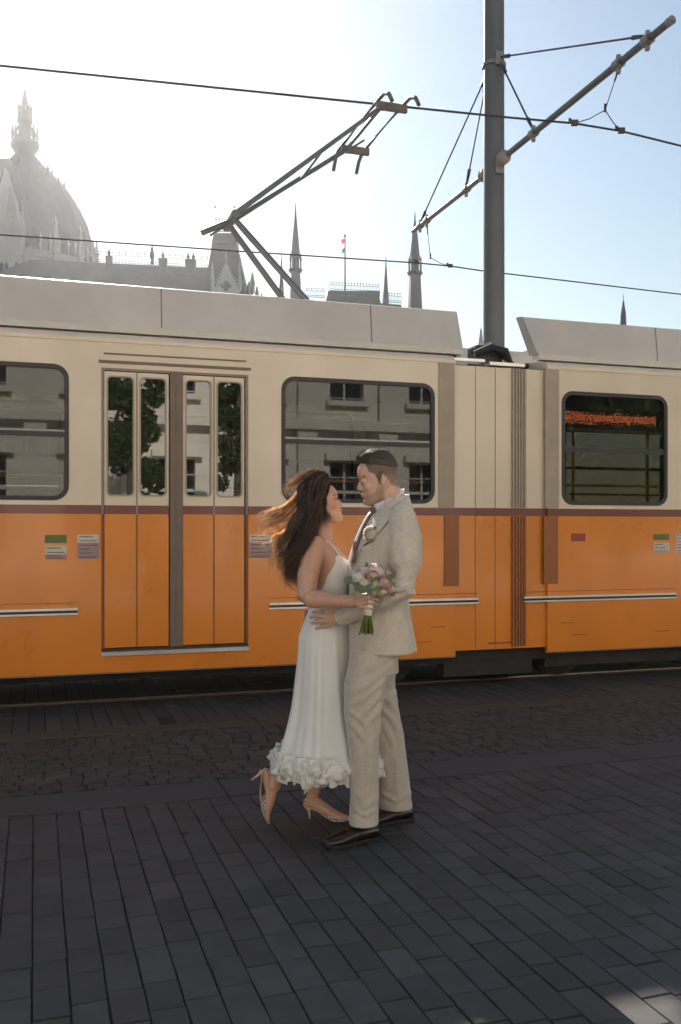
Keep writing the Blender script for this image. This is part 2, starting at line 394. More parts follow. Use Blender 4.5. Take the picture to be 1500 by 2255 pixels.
# articulation joint: gangway bellows, cover strips, ends
m = MB(TR); jm = (J0+J1)/2; 
m.prism([(J0,1.632),(J1,1.632),(J1,zt-.01),(J0,zt-.01)], D+.03, D+.06); m.build('joint_upper_cover', M_cr, TM)
m = MB(TR); m.prism([(J0,zs0),(J1,zs0),(J1,zs1+.002),(J0,zs1+.002)], D+.028, D+.06); m.build('joint_stripe', M_st, TM)
m = MB(TR); m.prism([(J0,.34),(J1,.34),(J1,zs0),(J0,zs0)], D+.03, D+.06); m.build('joint_lower_cover', M_or, TM)
m = MB(TR); m.prism([(J0,.34),(J1,.34),(J1,zt),(J0,zt)], DB-.07, DB-.05); m.build('joint_far_cover', M_cr, TM)
m = MB(TR); m.box((J0, D+.05, zt-.06),(J1, DB-.05, zt-.0)); m.build('joint_roof', M_bk, TM)
def strip(px0, px1, z0, z1, M, name='seam_strip', proud=.012, d=D):
    m = MB(TR); m.box((S(px0), d-proud, z0), (S(px1), d+.02, z1)); return m.build(name, M, TM)
M_slc = mat('seam_cream', (.36,.29,.22), .5, var=.08); M_slo = mat('seam_orange', (.30,.10,.025), .5, var=.08)
for p0, p1, lo in ((966,1000,.93),(1200,1230,.93)):
    a = strip(p0, p1, zs1+.003, zt-.0, M_slc); b = strip(p0+12 if p0 < 1000 else p0-3, p1+10 if p0 < 1000 else p1-2, lo, zs0-.003, M_slo)
m = MB(TR)
for k in range(5): s = S(1130)+.030*k; m.box((s, D+.004, .36), (s+.020, D+.045, zs0-.004))
m.build('bellows_fold', M_slo, TM)
m = MB(TR)
for k in range(5): s = S(1130)+.030*k; m.box((s, D+.004, zs1+.006), (s+.020, D+.045, zt-.015))
m.build('bellows_fold', M_slc, TM)
m = MB(TR)
for k in range(2): s = S(1050)+.20*k; m.box((s, D+.026, .35), (s+.004, D+.034, zt-.015))
m.build('joint_groove', M_sl, TM)
# black cable coupler above the joint
m = MB(TR); a, b = sd_(1040,1165,8.1)[0], sd_(1120,1165,8.1)[0]
m.box((a,8.0,zt+.09),(b-.12,8.2,zt+.26)); m.tube([(a-.05,7.95,zt+.16),(a+.1,7.9,zt+.23),(a+.25,7.9,zt+.2),(b-.05,7.95,zt+.05),(b+.1,7.95,zt+.06)], .035, 8)
m.tube([(a-.05,8.05,zt+.2),(a+.15,8.0,zt+.27),(b,8.0,zt+.08),(b+.2,8.0,zt+.09)], .03, 8)
m.build('roof_coupler', M_bk, TM)
m = MB(TR); a = sd_(1075,1165,7.72)[0]; m.box((a,7.68,zt+.015),(a+.36,7.80,zt+.045)); m.box((a-.35,7.74,zt+.05),(a-.02,7.86,zt+.075)); m.build('joint_cap', M_al, TM)
# windows
def window(x0, x1, d, far=False, bars=True):
    m = MB(TR); o = rr(x0, WZ0, x1, WZ1, .115); i = rr(x0+.035, WZ0+.035, x1-.035, WZ1-.035, .085)
    y0, y1 = (d-.006, d+.05) if not far else (d-.005, d+.05)
    m.prism(o, y0, y1, [i]); wf = m.build('window_frame', M_bk, TM)
    m = MB(TR); m.prism(rr(x0+.03, WZ0+.03, x1-.03, WZ1-.03, .09), d+.012, d+.017); m.build('window_glass', M_glassf if far else M_glass, wf)
    m = MB(TR); m.box((x0+.03, d+.004, 2.165), (x1-.03, d+.028, 2.205)); m.build('window_bar', M_bk, wf)
    if bars and not far:
        m = MB(TR); m.box((x0+.03, d+.018, 2.205), (x1-.03, d+.03, 2.222)); m.build('sliding_rail', M_al, wf)
    return wf
for x0, x1 in wins: window(x0, x1, D); window(x0, x1, DB-.06, True)
# a seam that is cream above the stripe and orange below it
M_dfr = mat('door_seam_paint', (1,1,1), .5, var=.08); n_ = M_dfr.node_tree; tc_ = n_.nodes.new('ShaderNodeTexCoord'); sp_ = n_.nodes.new('ShaderNodeSeparateXYZ'); n_.links.new(tc_.outputs['Object'], sp_.inputs[0])
cm_ = n_.nodes.new('ShaderNodeMath'); cm_.operation = 'GREATER_THAN'; cm_.inputs[1].default_value = 1.56; n_.links.new(sp_.outputs['Z'], cm_.inputs[0])
mx_ = n_.nodes.new('ShaderNodeMix'); mx_.data_type = 'RGBA'; mx_.inputs['A'].default_value = (.26,.085,.02,1); mx_.inputs['B'].default_value = (.30,.24,.19,1); n_.links.new(cm_.outputs[0], mx_.inputs['Factor']); n_.links.new(mx_.outputs['Result'], n_.nodes['Principled BSDF'].inputs['Base Color'])
# folding doors: two pairs of narrow leaves
for x0, x1 in doors:
    z0, z1 = .475, 2.72
    m = MB(TR); m.prism([(x0-.0,.475),(x1,.475),(x1,2.725),(x0,2.725)], D+.015, D+.06, [[(x0+.02,z0+.01),(x1-.02,z0+.01),(x1-.02,z1-.01),(x0+.02,z1-.01)]])
    m.mi = [0]*len(m.mi); fr = m.build('door_frame', M_dfr, TM)
    n = 4; mid = (x0+x1)/2; post = .055
    lw = (x1-x0-.05-2*post)/4
    for k in range(4):
        a = x0+.025+k*lw+(2*post if k > 1 else 0); b = a+lw-.008
        g0, g1 = (a+.028, 1.70), (b-.028, 2.655)
        m = MB(TR); m.prism([(a,zs1),(b,zs1),(b,z1-.02),(a,z1-.02)], D+.012, D+.045, [rr(g0[0], 1.715, g1[0], 2.655, .03, 3)]); lf = m.build('door_leaf', M_cr, TM)
        m = MB(TR); m.box((a,D+.0118,zs0),(b,D+.045,zs1)); m.build('leaf_stripe', M_st, lf)
        m = MB(TR); m.box((a,D+.012,z0+.015),(b,D+.045,zs0)); m.build('leaf_panel', M_or, lf)
        m = MB(TR); m.prism(rr(g0[0]-.012, 1.703, g1[0]+.012, 2.667, .04, 3), D+.004, D+.03, [rr(g0[0], 1.715, g1[0], 2.655, .03, 3)]); m.build('rubber_seal', M_slc, lf)
        m = MB(TR); m.box((g0[0]-.005, D+.020, 1.71), (g1[0]+.005, D+.025, 2.66)); m.build('door_glass', M_glassd, lf)
        if k in (0, 2):
            m = MB(TR); m.box((b-.002,D+.008,z0+.02),(b+.010,D+.05,z1-.02)); m.build('leaf_seam', M_dfr, lf)
    m = MB(TR); m.box((mid-post+.003, D+.002, z0), (mid+post-.003, D+.045, z1-.004)); m.build('door_post', M_sl, TM)
    m = MB(TR); m.box((mid-.006, D-.004, z0), (mid+.006, D+.003, z1-.01)); m.build('post_seam', M_sl, TM)
    m = MB(TR); m.box((x0-.02, D-.016, 2.765), (x1+.02, D-.0, 2.785)); m.box((x0+.02, D-.012, 2.835), (x1-.02, D, 2.845)); m.build('door_rain_strip', M_sl, TM)
    m = MB(TR); m.box((x0+.0, D-.03, .43), (x1-.0, D+.10, .462)); m.build('door_step', M_al, TM)
    m = MB(TR); m.box((x0+.0, D-.008, .464), (x1-.0, D+.10, .485)); m.build('step_shadow_gap', M_bk, TM)
# rub rails
def rub(s0, s1):
    m = MB(TR); m.box((s0,D-.022,.800),(s1,D,.818)); m.box((s0,D-.022,.765),(s1,D,.779)); r = m.build('rub_rail', M_al, TM)
    m = MB(TR); m.box((s0+.004,D-.018,.778),(s1-.004,D,.801)); m.build('rub_rail_insert', M_bk, r)
    m = MB(TR); m.box((s0,D-.004,.856),(s1,D,.861)); m.build('panel_seam', M_slo, r)
rub(w1r-3.0, S(172)); rub(S(592), S(1052)); rub(S(1152), S(1487)); rub(S(1487)+2.0, S(1487)+5)
m = MB(TR)
for a, b in SECT: m.box((a, D-.003, zb), (b, D, zb+.012))
m.build('skirt_edge', M_sl, TM)
# stickers
def sticker(px0, px1, rows):
    x0, x1 = S(px0), S(px1)
    for py0, py1, M in rows:
        z0 = sd_(px0, py1, D)[2]; z1 = sd_(px0, py0, D)[2]; m = MB(TR); m.box((x0, D-.003, z0), (x1, D+.001, z1)); st = m.build('sticker', M, TM)
        if M is M_stw or M is M_stp:
            m = MB(TR); h = z1-z0; n = max(2, int(h/.028))
            for i in range(n):
                z = z0+h*(i+.35)/n; m.box((x0+.015, D-.0045, z), (x1-.015-.03*(i % 3), D-.0025, z+.007))
            m.build('sticker_lines', M_stt, st)
M_stg = mat('sticker_green', (.10,.16,.03), .5); M_stw = mat('sticker_white', (.55,.50,.44), .5); M_stp = mat('sticker_mauve', (.32,.22,.22), .5); M_str = mat('sticker_red', (.30,.04,.03), .5); M_stt = mat('sticker_ink', (.12,.09,.10), .6)
sticker(99, 147, [(1178,1196,M_stg),(1202,1221,M_stw),(1222,1232,M_stp)])
sticker(170, 218, [(1177,1195,M_stw),(1196,1231,M_stp)])
sticker(549, 598, [(1177,1194,M_stw),(1195,1229,M_stp)])
sticker(1258, 1289, [(1175,1192,M_str)])
sticker(1439, 1474, [(1176,1189,M_stg),(1195,1217,M_stw)])
sticker(1488, 1515, [(1175,1216,M_stw)])
# faint hatch marks low on the skirt
m = MB(TR)
for px, py in ((965,1382),(935,1415),(1250,1373),(1275,1399),(1460,1391)):
    a = sd_(px-16, py, D); b = sd_(px+16, py, D); m.box((a[0], D-.004, a[2]), (b[0], D, a[2]+.008))
m.build('hatch_grip', M_slo, TM)
m = MB(TR); a = sd_(1075,1418,D+.03); m.box((a[0], D+.022, a[2]), (a[0]+.32, D+.03, a[2]+.012)); m.build('red_mark', M_str, TM)
# interior: yellow rails, poles, seats
for x0, x1 in wins:
    m = MB(TR); m.cyl((x0+.02, D+.13, 1.86), (x1-.02, D+.13, 1.86), .014, seg=8); 
    m.cyl((x0+.02, DB-.16, 1.86), (x1-.02, DB-.16, 1.86), .014, seg=8); m.build('handrail', M_ye, TM)
    s = x0+.18
    m = MB(TR); fr_ = MB(TR)
    while s < x1-.3:
        for d0 in (D+.12, DB-1.0):
            m.box((s, d0, .80), (s+.42, d0+.85, .88)); m.prism([(s,.84),(s+.06,.84),(s+.00,1.62),(s-.05,1.62)], d0, d0+.42); m.prism([(s,.84),(s+.06,.84),(s+.00,1.62),(s-.05,1.62)], d0+.44, d0+.86)
            fr_.cyl((s-.02, d0+.02, 1.63), (s-.02, d0+.84, 1.63), .013, seg=6); fr_.box((s+.12, d0+.1, .41), (s+.2, d0+.7, .80))
        s += .78
    m.build('seat', M_seat, TM); fr_.build('seat_frame', M_ye, TM)
m = MB(TR)
for s in (S(185), S(585), S(1225), S(1485), w1r-1.6, w4+1.5): m.cyl((s, D+.42, .41), (s, D+.42, 2.8), .017, seg=8); m.cyl((s, DB-.5, .41), (s, DB-.5, 2.8), .017, seg=8)
m.cyl((S0+.3, DT-.45, 2.45), (J0-.1, DT-.45, 2.45), .015, seg=8); m.cyl((J1+.1, DT-.45, 2.45), (S1-.3, DT-.45, 2.45), .015, seg=8)
m.build('grab_pole', M_ye, TM)
m = MB(TR)
for (a, b) in SECT:
    for e in (a+.02, b-.06):
        m.prism([(0,0)]*0 or [(D+.06,.41),(DT-.38,.41),(DT-.38,2.45),(DT+.38,2.45),(DT+.38,.41),(DB-.06,.41),(DB-.06,2.80),(D+.06,2.80)], 0, .04) if False else m.box((e, D+.06, .41), (e+.04, DT-.4, 2.8))
        m.box((e, DT+.4, .41), (e+.04, DB-.06, 2.8)); m.box((e, DT-.4, 2.4), (e+.04, DT+.4, 2.8))
m.build('bulkhead', M_in, TM)
# display panel showing running orange text behind the right window
p0, p1 = sd_(1240, 931, D+.10), sd_(1462, 893, D+.10)
LZ0, LZ1 = 2.435, 2.575
m = MB(TR); m.box((p0[0]-.04, D+.13, LZ0-.03), (p1[0]-.02, D+.19, LZ1+.03)); dsp = m.build('display_panel', M_bk, TM)
M_led = emis('led_orange', (1.0,.20,.06), .55)
m = MB(TR); rl = random.Random(5); nx = int((p1[0]-p0[0]-.10)/.0115); col = []
s = 0
while s < nx:
    wdt = rl.choice((3,4,5,5)); st = rl.choice(('bar','box','diag'))
    for c in range(wdt):
        for r_ in range(9):
            on = rl.random() < (.85 if r_ in (3,4,5,6) else (.5 if s+c < nx*.3 or r_ < 7 and r_ > 1 else .12))
            if s+c < nx and on: col.append((s+c, r_))
    s += wdt
for c, r_ in col:
    x = p0[0]+.03+c*.0115; z = LZ0+.012+r_*.0135; m.box((x, D+.126, z), (x+.0075, D+.1305, z+.0085))
m.build('lit_dots', M_led, dsp)
# underframe, bogies with wheels
m = MB(TR)
for a, b in SECT: m.box((a+.2, D+.25, .20), (b-.2, DB-.25, .335))
m.box((S(1215), D+.12, .14), (S(1215)+1.5, D+.5, .30)); m.box((S(1400)+1.2, D+.12, .12), (S(1400)+2.4, D+.5, .30))
m.build('underframe', M_dk, TM)
for sc in (S(1085), w1r-5.5, w4+6.5):
    m = MB(TR); m.box((sc-1.35, D+.10, .22), (sc+1.35, D+.2, .34)); m.box((sc-.45, D+.08, .10), (sc+.45, D+.22, .22)); m.box((sc-1.35, DB-.2, .22), (sc+1.35, DB-.1, .34)); m.box((sc-.3,D+.2,.2),(sc+.3,DB-.2,.3))
    bg_ = m.build('bogie', M_dk, TM)
    for dx in (-.9, .9):
        m = MB(TR)
        for d0 in (8.06, 9.50):
            m.cyl((sc+dx, d0-.055, .335), (sc+dx, d0+.05, .335), .325, seg=28); m.cyl((sc+dx, d0-.10, .335), (sc+dx, d0-.055, .335), .11, seg=16)
        m.cyl((sc+dx, 8.06, .335), (sc+dx, 9.5, .335), .07, seg=10); m.build('wheel_set', M_dk, bg_)
# pantograph
M_pan = mat('pantograph_grey', (.13,.13,.135), .45, .3, var=.1); M_brz = mat('collector_bronze', (.15,.125,.11), .5, .3, var=.2)
kn = sd_(512, 476, 8.7); hd = sd_(822, 272, 8.6); lb_ = sd_(708, 655, 8.7)
pg = MB(TR); kn = Vector((kn[0], DT, kn[2]-.02)); hdv = Vector((hd[0], 8.62, hd[2])); lbv = Vector((lb_[0], DT, 3.45))
for dd in (-.30, .30): pg.cyl(lbv+Vector((0,dd,-.06)), kn+Vector((0,dd*.35,0)), .032, .028, 10)
pg.cyl(kn+Vector((0,-.22,0)), kn+Vector((0,.22,0)), .04, seg=10)
pgb = pg.build('pantograph', M_pan, TM)
m = MB(TR)
for dd in (-.5, .5): m.cyl(kn+Vector((-.02,dd*.25,0)), hdv+Vector((-.10,dd,-.06)), .026, .018, 10)
m.cyl(kn.lerp(hdv,.55)+Vector((0,-.34,-.0)), kn.lerp(hdv,.55)+Vector((0,.34,0)), .014, seg=8)
m.cyl(kn+Vector((-.28,.0,-.14)), kn+Vector((0,0,0)), .03, seg=8); m.cyl(kn+Vector((-.2,0,-.16)), kn.lerp(hdv,.94)+Vector((0,0,-.10)), .011, seg=6)
m.cyl(hdv+Vector((-.10,-.55,-.06)), hdv+Vector((-.10,.55,-.06)), .018, seg=8)
m.build('upper_arm', M_pan, pgb)
m = MB(TR)
for ds in (-.13, .13):
    pts = [hdv+Vector((ds, y, z)) for y, z in ((-.86,-.16),(-.78,-.06),(-.66,-.005),(-.5,.0),(.5,.0),(.66,-.005),(.78,-.06),(.86,-.16))]
    m.tube(pts, [(.018,.02)]*8, 8)
for dd in (-.52, .52): m.box((hdv.x-.15, hdv.y+dd-.02, hdv.z-.09), (hdv.x+.15, hdv.y+dd+.02, hdv.z-.02)); m.cyl(hdv+Vector((-.10,dd,-.08)), hdv+Vector((0,dd,-.03)), .025, seg=8)
m.build('collector_head', M_brz, pgb)
m = MB(TR); m.box((lbv.x-.6, DT-.45, 3.14), (lbv.x+.5, DT-.38, 3.2)); m.box((lbv.x-.6, DT+.38, 3.14), (lbv.x+.5, DT+.45, 3.2)); m.box((lbv.x-.08, DT-.42, 3.18), (lbv.x+.08, DT+.42, 3.26)); m.cyl(lbv+Vector((0,-.34,-.08)), lbv+Vector((0,.34,-.08)), .05, seg=10)
for dx in (-.5,.4):
    for dd in (-.415,.415): m.lathe((lbv.x+dx, DT+dd, zt+.12), [(.05,0),(.07,.02),(.045,.04),(.07,.06),(.045,.08),(.05,.1)], 10)
m.build('pantograph_base', M_pan, pgb)
# ------------------------------------------------------------ mast, arms, wires
M_mast = mat('mast_grey', (.085,.09,.095), .45, .2, var=.08, vs=3)
M_galv = mat('galvanised', (.2,.2,.2), .45, .6, var=.15, vs=20)
M_ins = mat('insulator', (.26,.23,.21), .4, var=.1)
M_wire = mat('wire_dark', (.05,.05,.055), .5, .5, var=.1)
mb_ = sd_(1088, 1165, 10.5); mpos = TR @ Vector((mb_[0], 10.5, 0))
MS = thing('overhead_line_mast', 'tall round grey mast rising behind the gap in the tram roof, carrying overhead wire arms', 'mast', mpos)
m = MB(); m.cyl((mpos.x,mpos.y,0), (mpos.x,mpos.y,9.6), .138, .125, 40); m.build('pole', M_mast, MS, smooth=True, auto=40)
m = MB(); m.cyl((mpos.x,mpos.y,0), (mpos.x,mpos.y,.3), .22, .18, 24); m.build('pole_base', M_mast, MS)
nv = TR.to_3x3() @ Vector((0,1,0))                     # away from the camera, across the track
Yp_ = mpos.y
def onarm(px, z, sgn):                                 # point of the arm plane (through the mast, across the track)
    # intersect the pixel column with that plane
    a = (px-CX)/FPX; n = TR.to_3x3() @ Vector((1,0,0)); k = n.dot(mpos); Y = k/(n.x*a+n.y); return Vector((a*Y, Y, z))
def zat(px, py): p = onarm(px, 0, 1); return Vector((p.x, p.y, EYE+(HOR-py)/FPX*p.y))
def clamp(p, r, parent, name='clamp'):
    m = MB(); d_ = nv; m.tube([p-d_*.05, p+d_*.05], [r+.018]*2, 12); m.box((p.x-.02,p.y-.02,p.z-r-.06),(p.x+.02,p.y+.02,p.z+r+.05)); return m.build(name, M_galv, parent)
def stay(a, b, parent, fit=True, r=.011):
    m = MB(); m.cyl(a, b, r, seg=6); u = (b-a).normalized()
    m.cyl(a+u*.02, a+u*.12, .014, seg=8); m.cyl(a+u*.12, a+u*.26, .022, .026, seg=8); m.cyl(b-u*.22, b-u*.05, .024, .016, seg=8)
    m.cyl(a, a+u*.03, .03, seg=8); return m.build('stay_wire', M_wire, parent)
# near arm
e0 = mpos-nv*.14; e0.z = zat(1112, 345).z; e1 = zat(1481, 43)
m = MB(); m.cyl(e0-nv*.04, e1, .036, seg=18); arm = m.build('arm', M_mast, MS, smooth=True, auto=40)
m = MB(); m.cyl(e1-nv*.0, e1-nv*-.06, .041, seg=18); m.build('arm_cap', M_galv, arm)
m = MB(); dv = (e1-e0).normalized()
m.tube([e0+dv*(.02+.03*i) for i in range(8)], [.04,.075,.085,.05,.085,.075,.05,.045], 16); m.build('insulator', M_ins, arm, smooth=True)
m = MB(); m.box((e0.x-.05,e0.y-.05,e0.z-.16),(e0.x+.05,e0.y+.12,e0.z+.06)); m.build('bracket', M_galv, arm)
c1 = zat(1426, 82); c2 = zat(1175, 290); c3 = zat(1362, 143)
for c in (c1, c2, c3):
    t = (c-e0).dot(dv); c = e0+dv*t; clamp(c, .036, arm)
def pr_arm(px): 
    c = zat(px, 100); best = None
    lo, hi = 0.0, (e1-e0).length
    for i in range(200):
        t = lo+(hi-lo)*i/199; p = e0+dv*t; q = CX+FPX*p.x/p.y
        if best is None or abs(q-px) < best[0]: best = (abs(q-px), p.copy())
    return best[1]
top = mpos-nv*.15; top.z = zat(1108, 118).z
m = MB(); m.box((top.x-.05,top.y-.04,top.z-.10),(top.x+.05,top.y+.14,top.z+.06)); m.cyl((mpos.x,mpos.y,top.z-.06),(mpos.x,mpos.y,top.z-.02),.15,seg=24); m.build('stay_bracket', M_galv, MS)
stay(top, pr_arm(1424)+Vector((0,0,.05)), arm); stay(top+Vector((0,0,-.04)), pr_arm(1175)+Vector((0,0,.04)), arm)
# far arm
f0 = mpos+nv*.14; f0.z = zat(1064, 388).z
def far_pt(px):
    best = None
    for i in range(600):
        p = f0+nv*(i*.01); q = CX+FPX*p.x/p.y
        if best is None or abs(q-px) < best[0]: best = (abs(q-px), p.copy())
    return best[1]
f1 = far_pt(910)
m = MB(); m.cyl(f0, f1, .034, seg=16); farm = m.build('arm', M_galv, MS, smooth=True, auto=40)
m = MB(); m.tube([f0+nv*(.02+.03*i) for i in range(8)], [.04,.075,.085,.05,.085,.075,.05,.045], 16); m.build('insulator', M_ins, farm, smooth=True)
ft = mpos+nv*.15; ft.z = top.z-.02
for px in (1027, 925, 940): clamp(far_pt(px), .034, farm)
stay(ft, far_pt(1027)+Vector((0,0,.04)), farm); stay(ft+Vector((.02,0,.03)), far_pt(925)+Vector((0,0,.04)), farm)
# contact wires
def wiremb(pts, r=.0085): m = MB(); m.tube(pts, [r]*len(pts), 6); return m
zc = 5.45
def wp(px, py, z=zc): Y = (z-EYE)*FPX/(HOR-py); return Vector(((px-CX)/FPX*Y, Y, z))
A = wp(330,178); B = wp(1110,257.5); C1 = wp(1265,271.5); C2 = wp(1368,288.5); E = wp(1500,321)
pts = [A+(A-B)*2.2, A, A.lerp(B,.5), B, C1, C2, E, E+(E-C2)*7]
tagit(wiremb(pts, .0105).build('contact_wire', M_wire, origin=B), 'upper overhead contact wire above the tram, crossing in front of the mast', 'wire', 'overhead contact wires')
F0, F1, F2 = wp(0,517), wp(525,553), wp(1060,596); F3 = wp(1500,648)
pts2 = [F0+(F0-F1)*1.5, F0, F1, wp(920,579), wp(993,586), F2, F3, F3+(F3-F2)*3]
tagit(wiremb(pts2, .0105).build('contact_wire', M_wire, origin=F2), 'lower overhead contact wire over the far track, passing behind the mast', 'wire', 'overhead contact wires')
def bridle(a, mid, l, r, parent):
    m = MB(); m.cyl(a, a.lerp(mid,.3), .010, seg=6); m.cyl(a, mid, .005, seg=6); m.tube([mid, mid+(l-mid)*.5-Vector((0,0,.02)), l], [.005]*3, 6); m.tube([mid, mid+(r-mid)*.5-Vector((0,0,.02)), r], [.005]*3, 6)
    m.cyl(mid+Vector((0,0,.06)), mid-Vector((0,0,.02)), .013, seg=6)
    for p in (l, r): m.box((p.x-.035,p.y-.02,p.z-.02),(p.x+.035,p.y+.02,p.z+.03)); m.box((p.x-.06,p.y-.008,p.z+.02),(p.x-.03,p.y+.008,p.z+.05))
    m.build('wire_hanger', M_wire, parent)
a3 = pr_arm(1362)-Vector((0,0,.05)); mid = at(1333, 242, (a3.y*.6+C1.y*.4)); bridle(a3, mid, C1, C2, arm)
a4 = far_pt(940)-Vector((0,0,.05)); mid = at(948, 567, a4.y); bridle(a4, mid, wp(918,578.5), wp(992,586), farm)
# ------------------------------------------------------------ sunlit stone building behind the camera (seen in the glass)
M_fac = mat('limestone', (.70,.65,.57), .85, var=.12, vs=.7, bump=.3, bs=4, bdist=.02)
bo = TR @ Vector((3, -16, 0)); OB = thing('stone_building', 'sunlit limestone building across the square, mirrored in the tram glass', 'building', bo, PHI)
m = MB(TR); hs = []
for i in range(-16, 17):
    for z0, h in ((1.0,2.8),(6.0,2.6),(11.0,2.4)):
        x = i*3.0+1.5; hs.append([(x-.62,z0),(x+.62,z0),(x+.62,z0+h),(x-.62,z0+h)])
m.prism([(-52,0),(52,0),(52,15.5),(-52,15.5)], -16.5, -16, hs); ow = m.build('wall', M_fac, OB)
m = MB(TR)
for i in range(-17, 18): m.box((i*3.0-.35,-16.0,0),(i*3.0+.35,-15.75,14.6))
for z in (.0,4.9,9.9,14.6): m.box((-52,-16,z),(52,-15.6,z+.35))
for k in range(26): m.box((-52,-16,.45+k*.56),(52,-15.985,.48+k*.56))
for i in range(-16, 17):
    x = i*3.0+1.5
    for z0, h in ((1.0,2.8),(6.0,2.6),(11.0,2.4)):
        m.box((x-.8,-15.99,z0-.22),(x+.8,-15.75,z0-.04)); m.box((x-.85,-15.99,z0+h+.05),(x+.85,-15.7,z0+h+.28)); m.box((x-.035,-16.4,z0),(x+.035,-16.3,z0+h)); m.box((x-.6,-16.4,z0+h*.62),(x+.6,-16.3,z0+h*.62+.07))
m.build('pilaster', M_fac, ow)
m = MB(TR); m.box((-52,-16.45,.2),(52,-16.4,15.2)); m.build('window_glazing', M_wdark_ if 'M_wdark_' in globals() else mat('glazing_dark',(.03,.035,.04),.1), ow)
m = MB(TR); m.box((-52,-30,0),(52,-16.6,15.2)); m.build('building_block', M_fac, OB)

# street trees on that side of the square, also mirrored in the glass
M_leaf = mat('foliage', (.055,.085,.025), .6, var=.4, vs=3, trans=.3); M_bark = mat('bark', (.10,.08,.06), .9, var=.3, vs=12, bump=.6, bs=30, bdist=.01)
def street_tree(s0, d0, rad, h0, h1, label, seed):
    rt = random.Random(seed); b_ = TR @ Vector((s0, d0, 0)); T_ = thing('street_tree', label, 'tree', b_)
    m = MB(); m.tube([b_, b_+Vector((.05,0,h0)), b_+Vector((0,.1,(h0+h1)/2)), b_+Vector((0,0,h1*.9))], [.17,.13,.08,.03], 10)
    for k in range(7):
        a = k*2.4; z = h0+(h1-h0)*(.08+.1*k); e = b_+Vector((math.cos(a)*rad*.7, math.sin(a)*rad*.7, z+.9)); m.tube([b_+Vector((0,0,z)), e], [.05,.015], 6)
    m.build('trunk', M_bark, T_, smooth=True)
    m = MB(); cl = [(rt.uniform(0,6.28), rt.random()**.5*rad*.85, rt.uniform(h0, h1), rt.uniform(.3,.55)*rad) for _ in range(int(26+rad*26))]
    for a, q, z, cr in cl:
        c = b_+Vector((math.cos(a)*q, math.sin(a)*q, z))
        for j in range(170):
            d = Vector((rt.gauss(0,1), rt.gauss(0,1), rt.gauss(0,1))).normalized()*cr*rt.uniform(.6,1.0); u = Vector((rt.gauss(0,1), rt.gauss(0,1), rt.gauss(0,1))).normalized(); v = u.orthogonal().normalized()
            p_ = c+d; ls = .055+.03*rad; m._a([p_-u*ls, p_+v*ls*.55, p_+u*ls, p_-v*ls*.55], [(0,1,2,3)])
    m.build('crown', M_leaf, T_)
street_tree(2.3, -9.0, .8, 2.0, 7.5, 'narrow leafy tree mirrored in the tram doors', 1)
street_tree(5.2, -9.6, .6, 2.2, 6.5, 'smallest leafy tree, mirrored beside the door post', 2)
street_tree(17.4, -9.5, 2.5, 1.6, 7.5, 'broad leafy tree mirrored in the right tram window', 3)
street_tree(-2.6, -9.5, 1.3, 2.2, 7.0, 'round leafy tree mirrored in the left tram window', 4)
# ------------------------------------------------------------ people
def fuse(mb, voxel, smooth=3, sf=.5):
    me = bpy.data.meshes.new('tmp'); ob = bpy.data.objects.new('tmp', me); COL.objects.link(ob)
    me.from_pydata([tuple(v) for v in mb.v], [], mb.f); me.update()
    bm = bmesh.new(); bm.from_mesh(me); bmesh.ops.recalc_face_normals(bm, faces=bm.faces); bm.to_mesh(me); bm.free()
    r = ob.modifiers.new('r', 'REMESH'); r.mode = 'VOXEL'; r.voxel_size = voxel
    s = ob.modifiers.new('s', 'SMOOTH'); s.iterations = smooth; s.factor = sf
    dg = bpy.context.evaluated_depsgraph_get(); me2 = bpy.data.meshes.new_from_object(ob.evaluated_get(dg))
    V = np.empty(len(me2.vertices)*3); me2.vertices.foreach_get('co', V); V = V.reshape(-1, 3)
    Nn = np.empty(len(me2.vertices)*3, dtype=np.float32); me2.vertex_normals.foreach_get('vector', Nn); Nn = Nn.reshape(-1, 3)
    F = [tuple(p.vertices) for p in me2.polygons]
    bpy.data.objects.remove(ob); bpy.data.meshes.remove(me); bpy.data.meshes.remove(me2)
    return V, Nn.astype(float), F
def mk(V, F):
    m = MB(); m.v = [Vector(v) for v in V]; m.f = list(F); m.mi = [0]*len(F); return m
def noisev(V, scale, seed=0):
    sx, sy, sz = scale; return np.array([noise.noise((v[0]*sx+seed, v[1]*sy+seed*1.7, v[2]*sz-seed)) for v in V])
def cut(V, F, keep):
    F2 = [f for f in F if all(keep[i] for i in f)]; used = sorted({i for f in F2 for i in f}); mp = {o: n for n, o in enumerate(used)}
    return V[used], [tuple(mp[i] for i in f) for f in F2], used
def ell(c, a, b, yaw, n=28, p=2.0, tilt=None):
    """horizontal ring, a = fore-aft half size along yaw direction, b = lateral"""
    c = Vector(c); f = Vector((-math.cos(yaw), -math.sin(yaw), 0)); l = Vector((-f.y, f.x, 0)); out = []
    for k in range(n):
        t = 2*math.pi*k/n; ct, st = math.cos(t), math.sin(t)
        x = math.copysign(abs(ct)**(2/p), ct)*a; y = math.copysign(abs(st)**(2/p), st)*b
        q = c+f*x+l*y
        if tilt: q.z += tilt*x
        out.append(q)
    return out
def bvh(V, F): return BVHTree.FromPolygons([tuple(v) for v in V], F)
CAMP = Vector((0, 0, EYE))
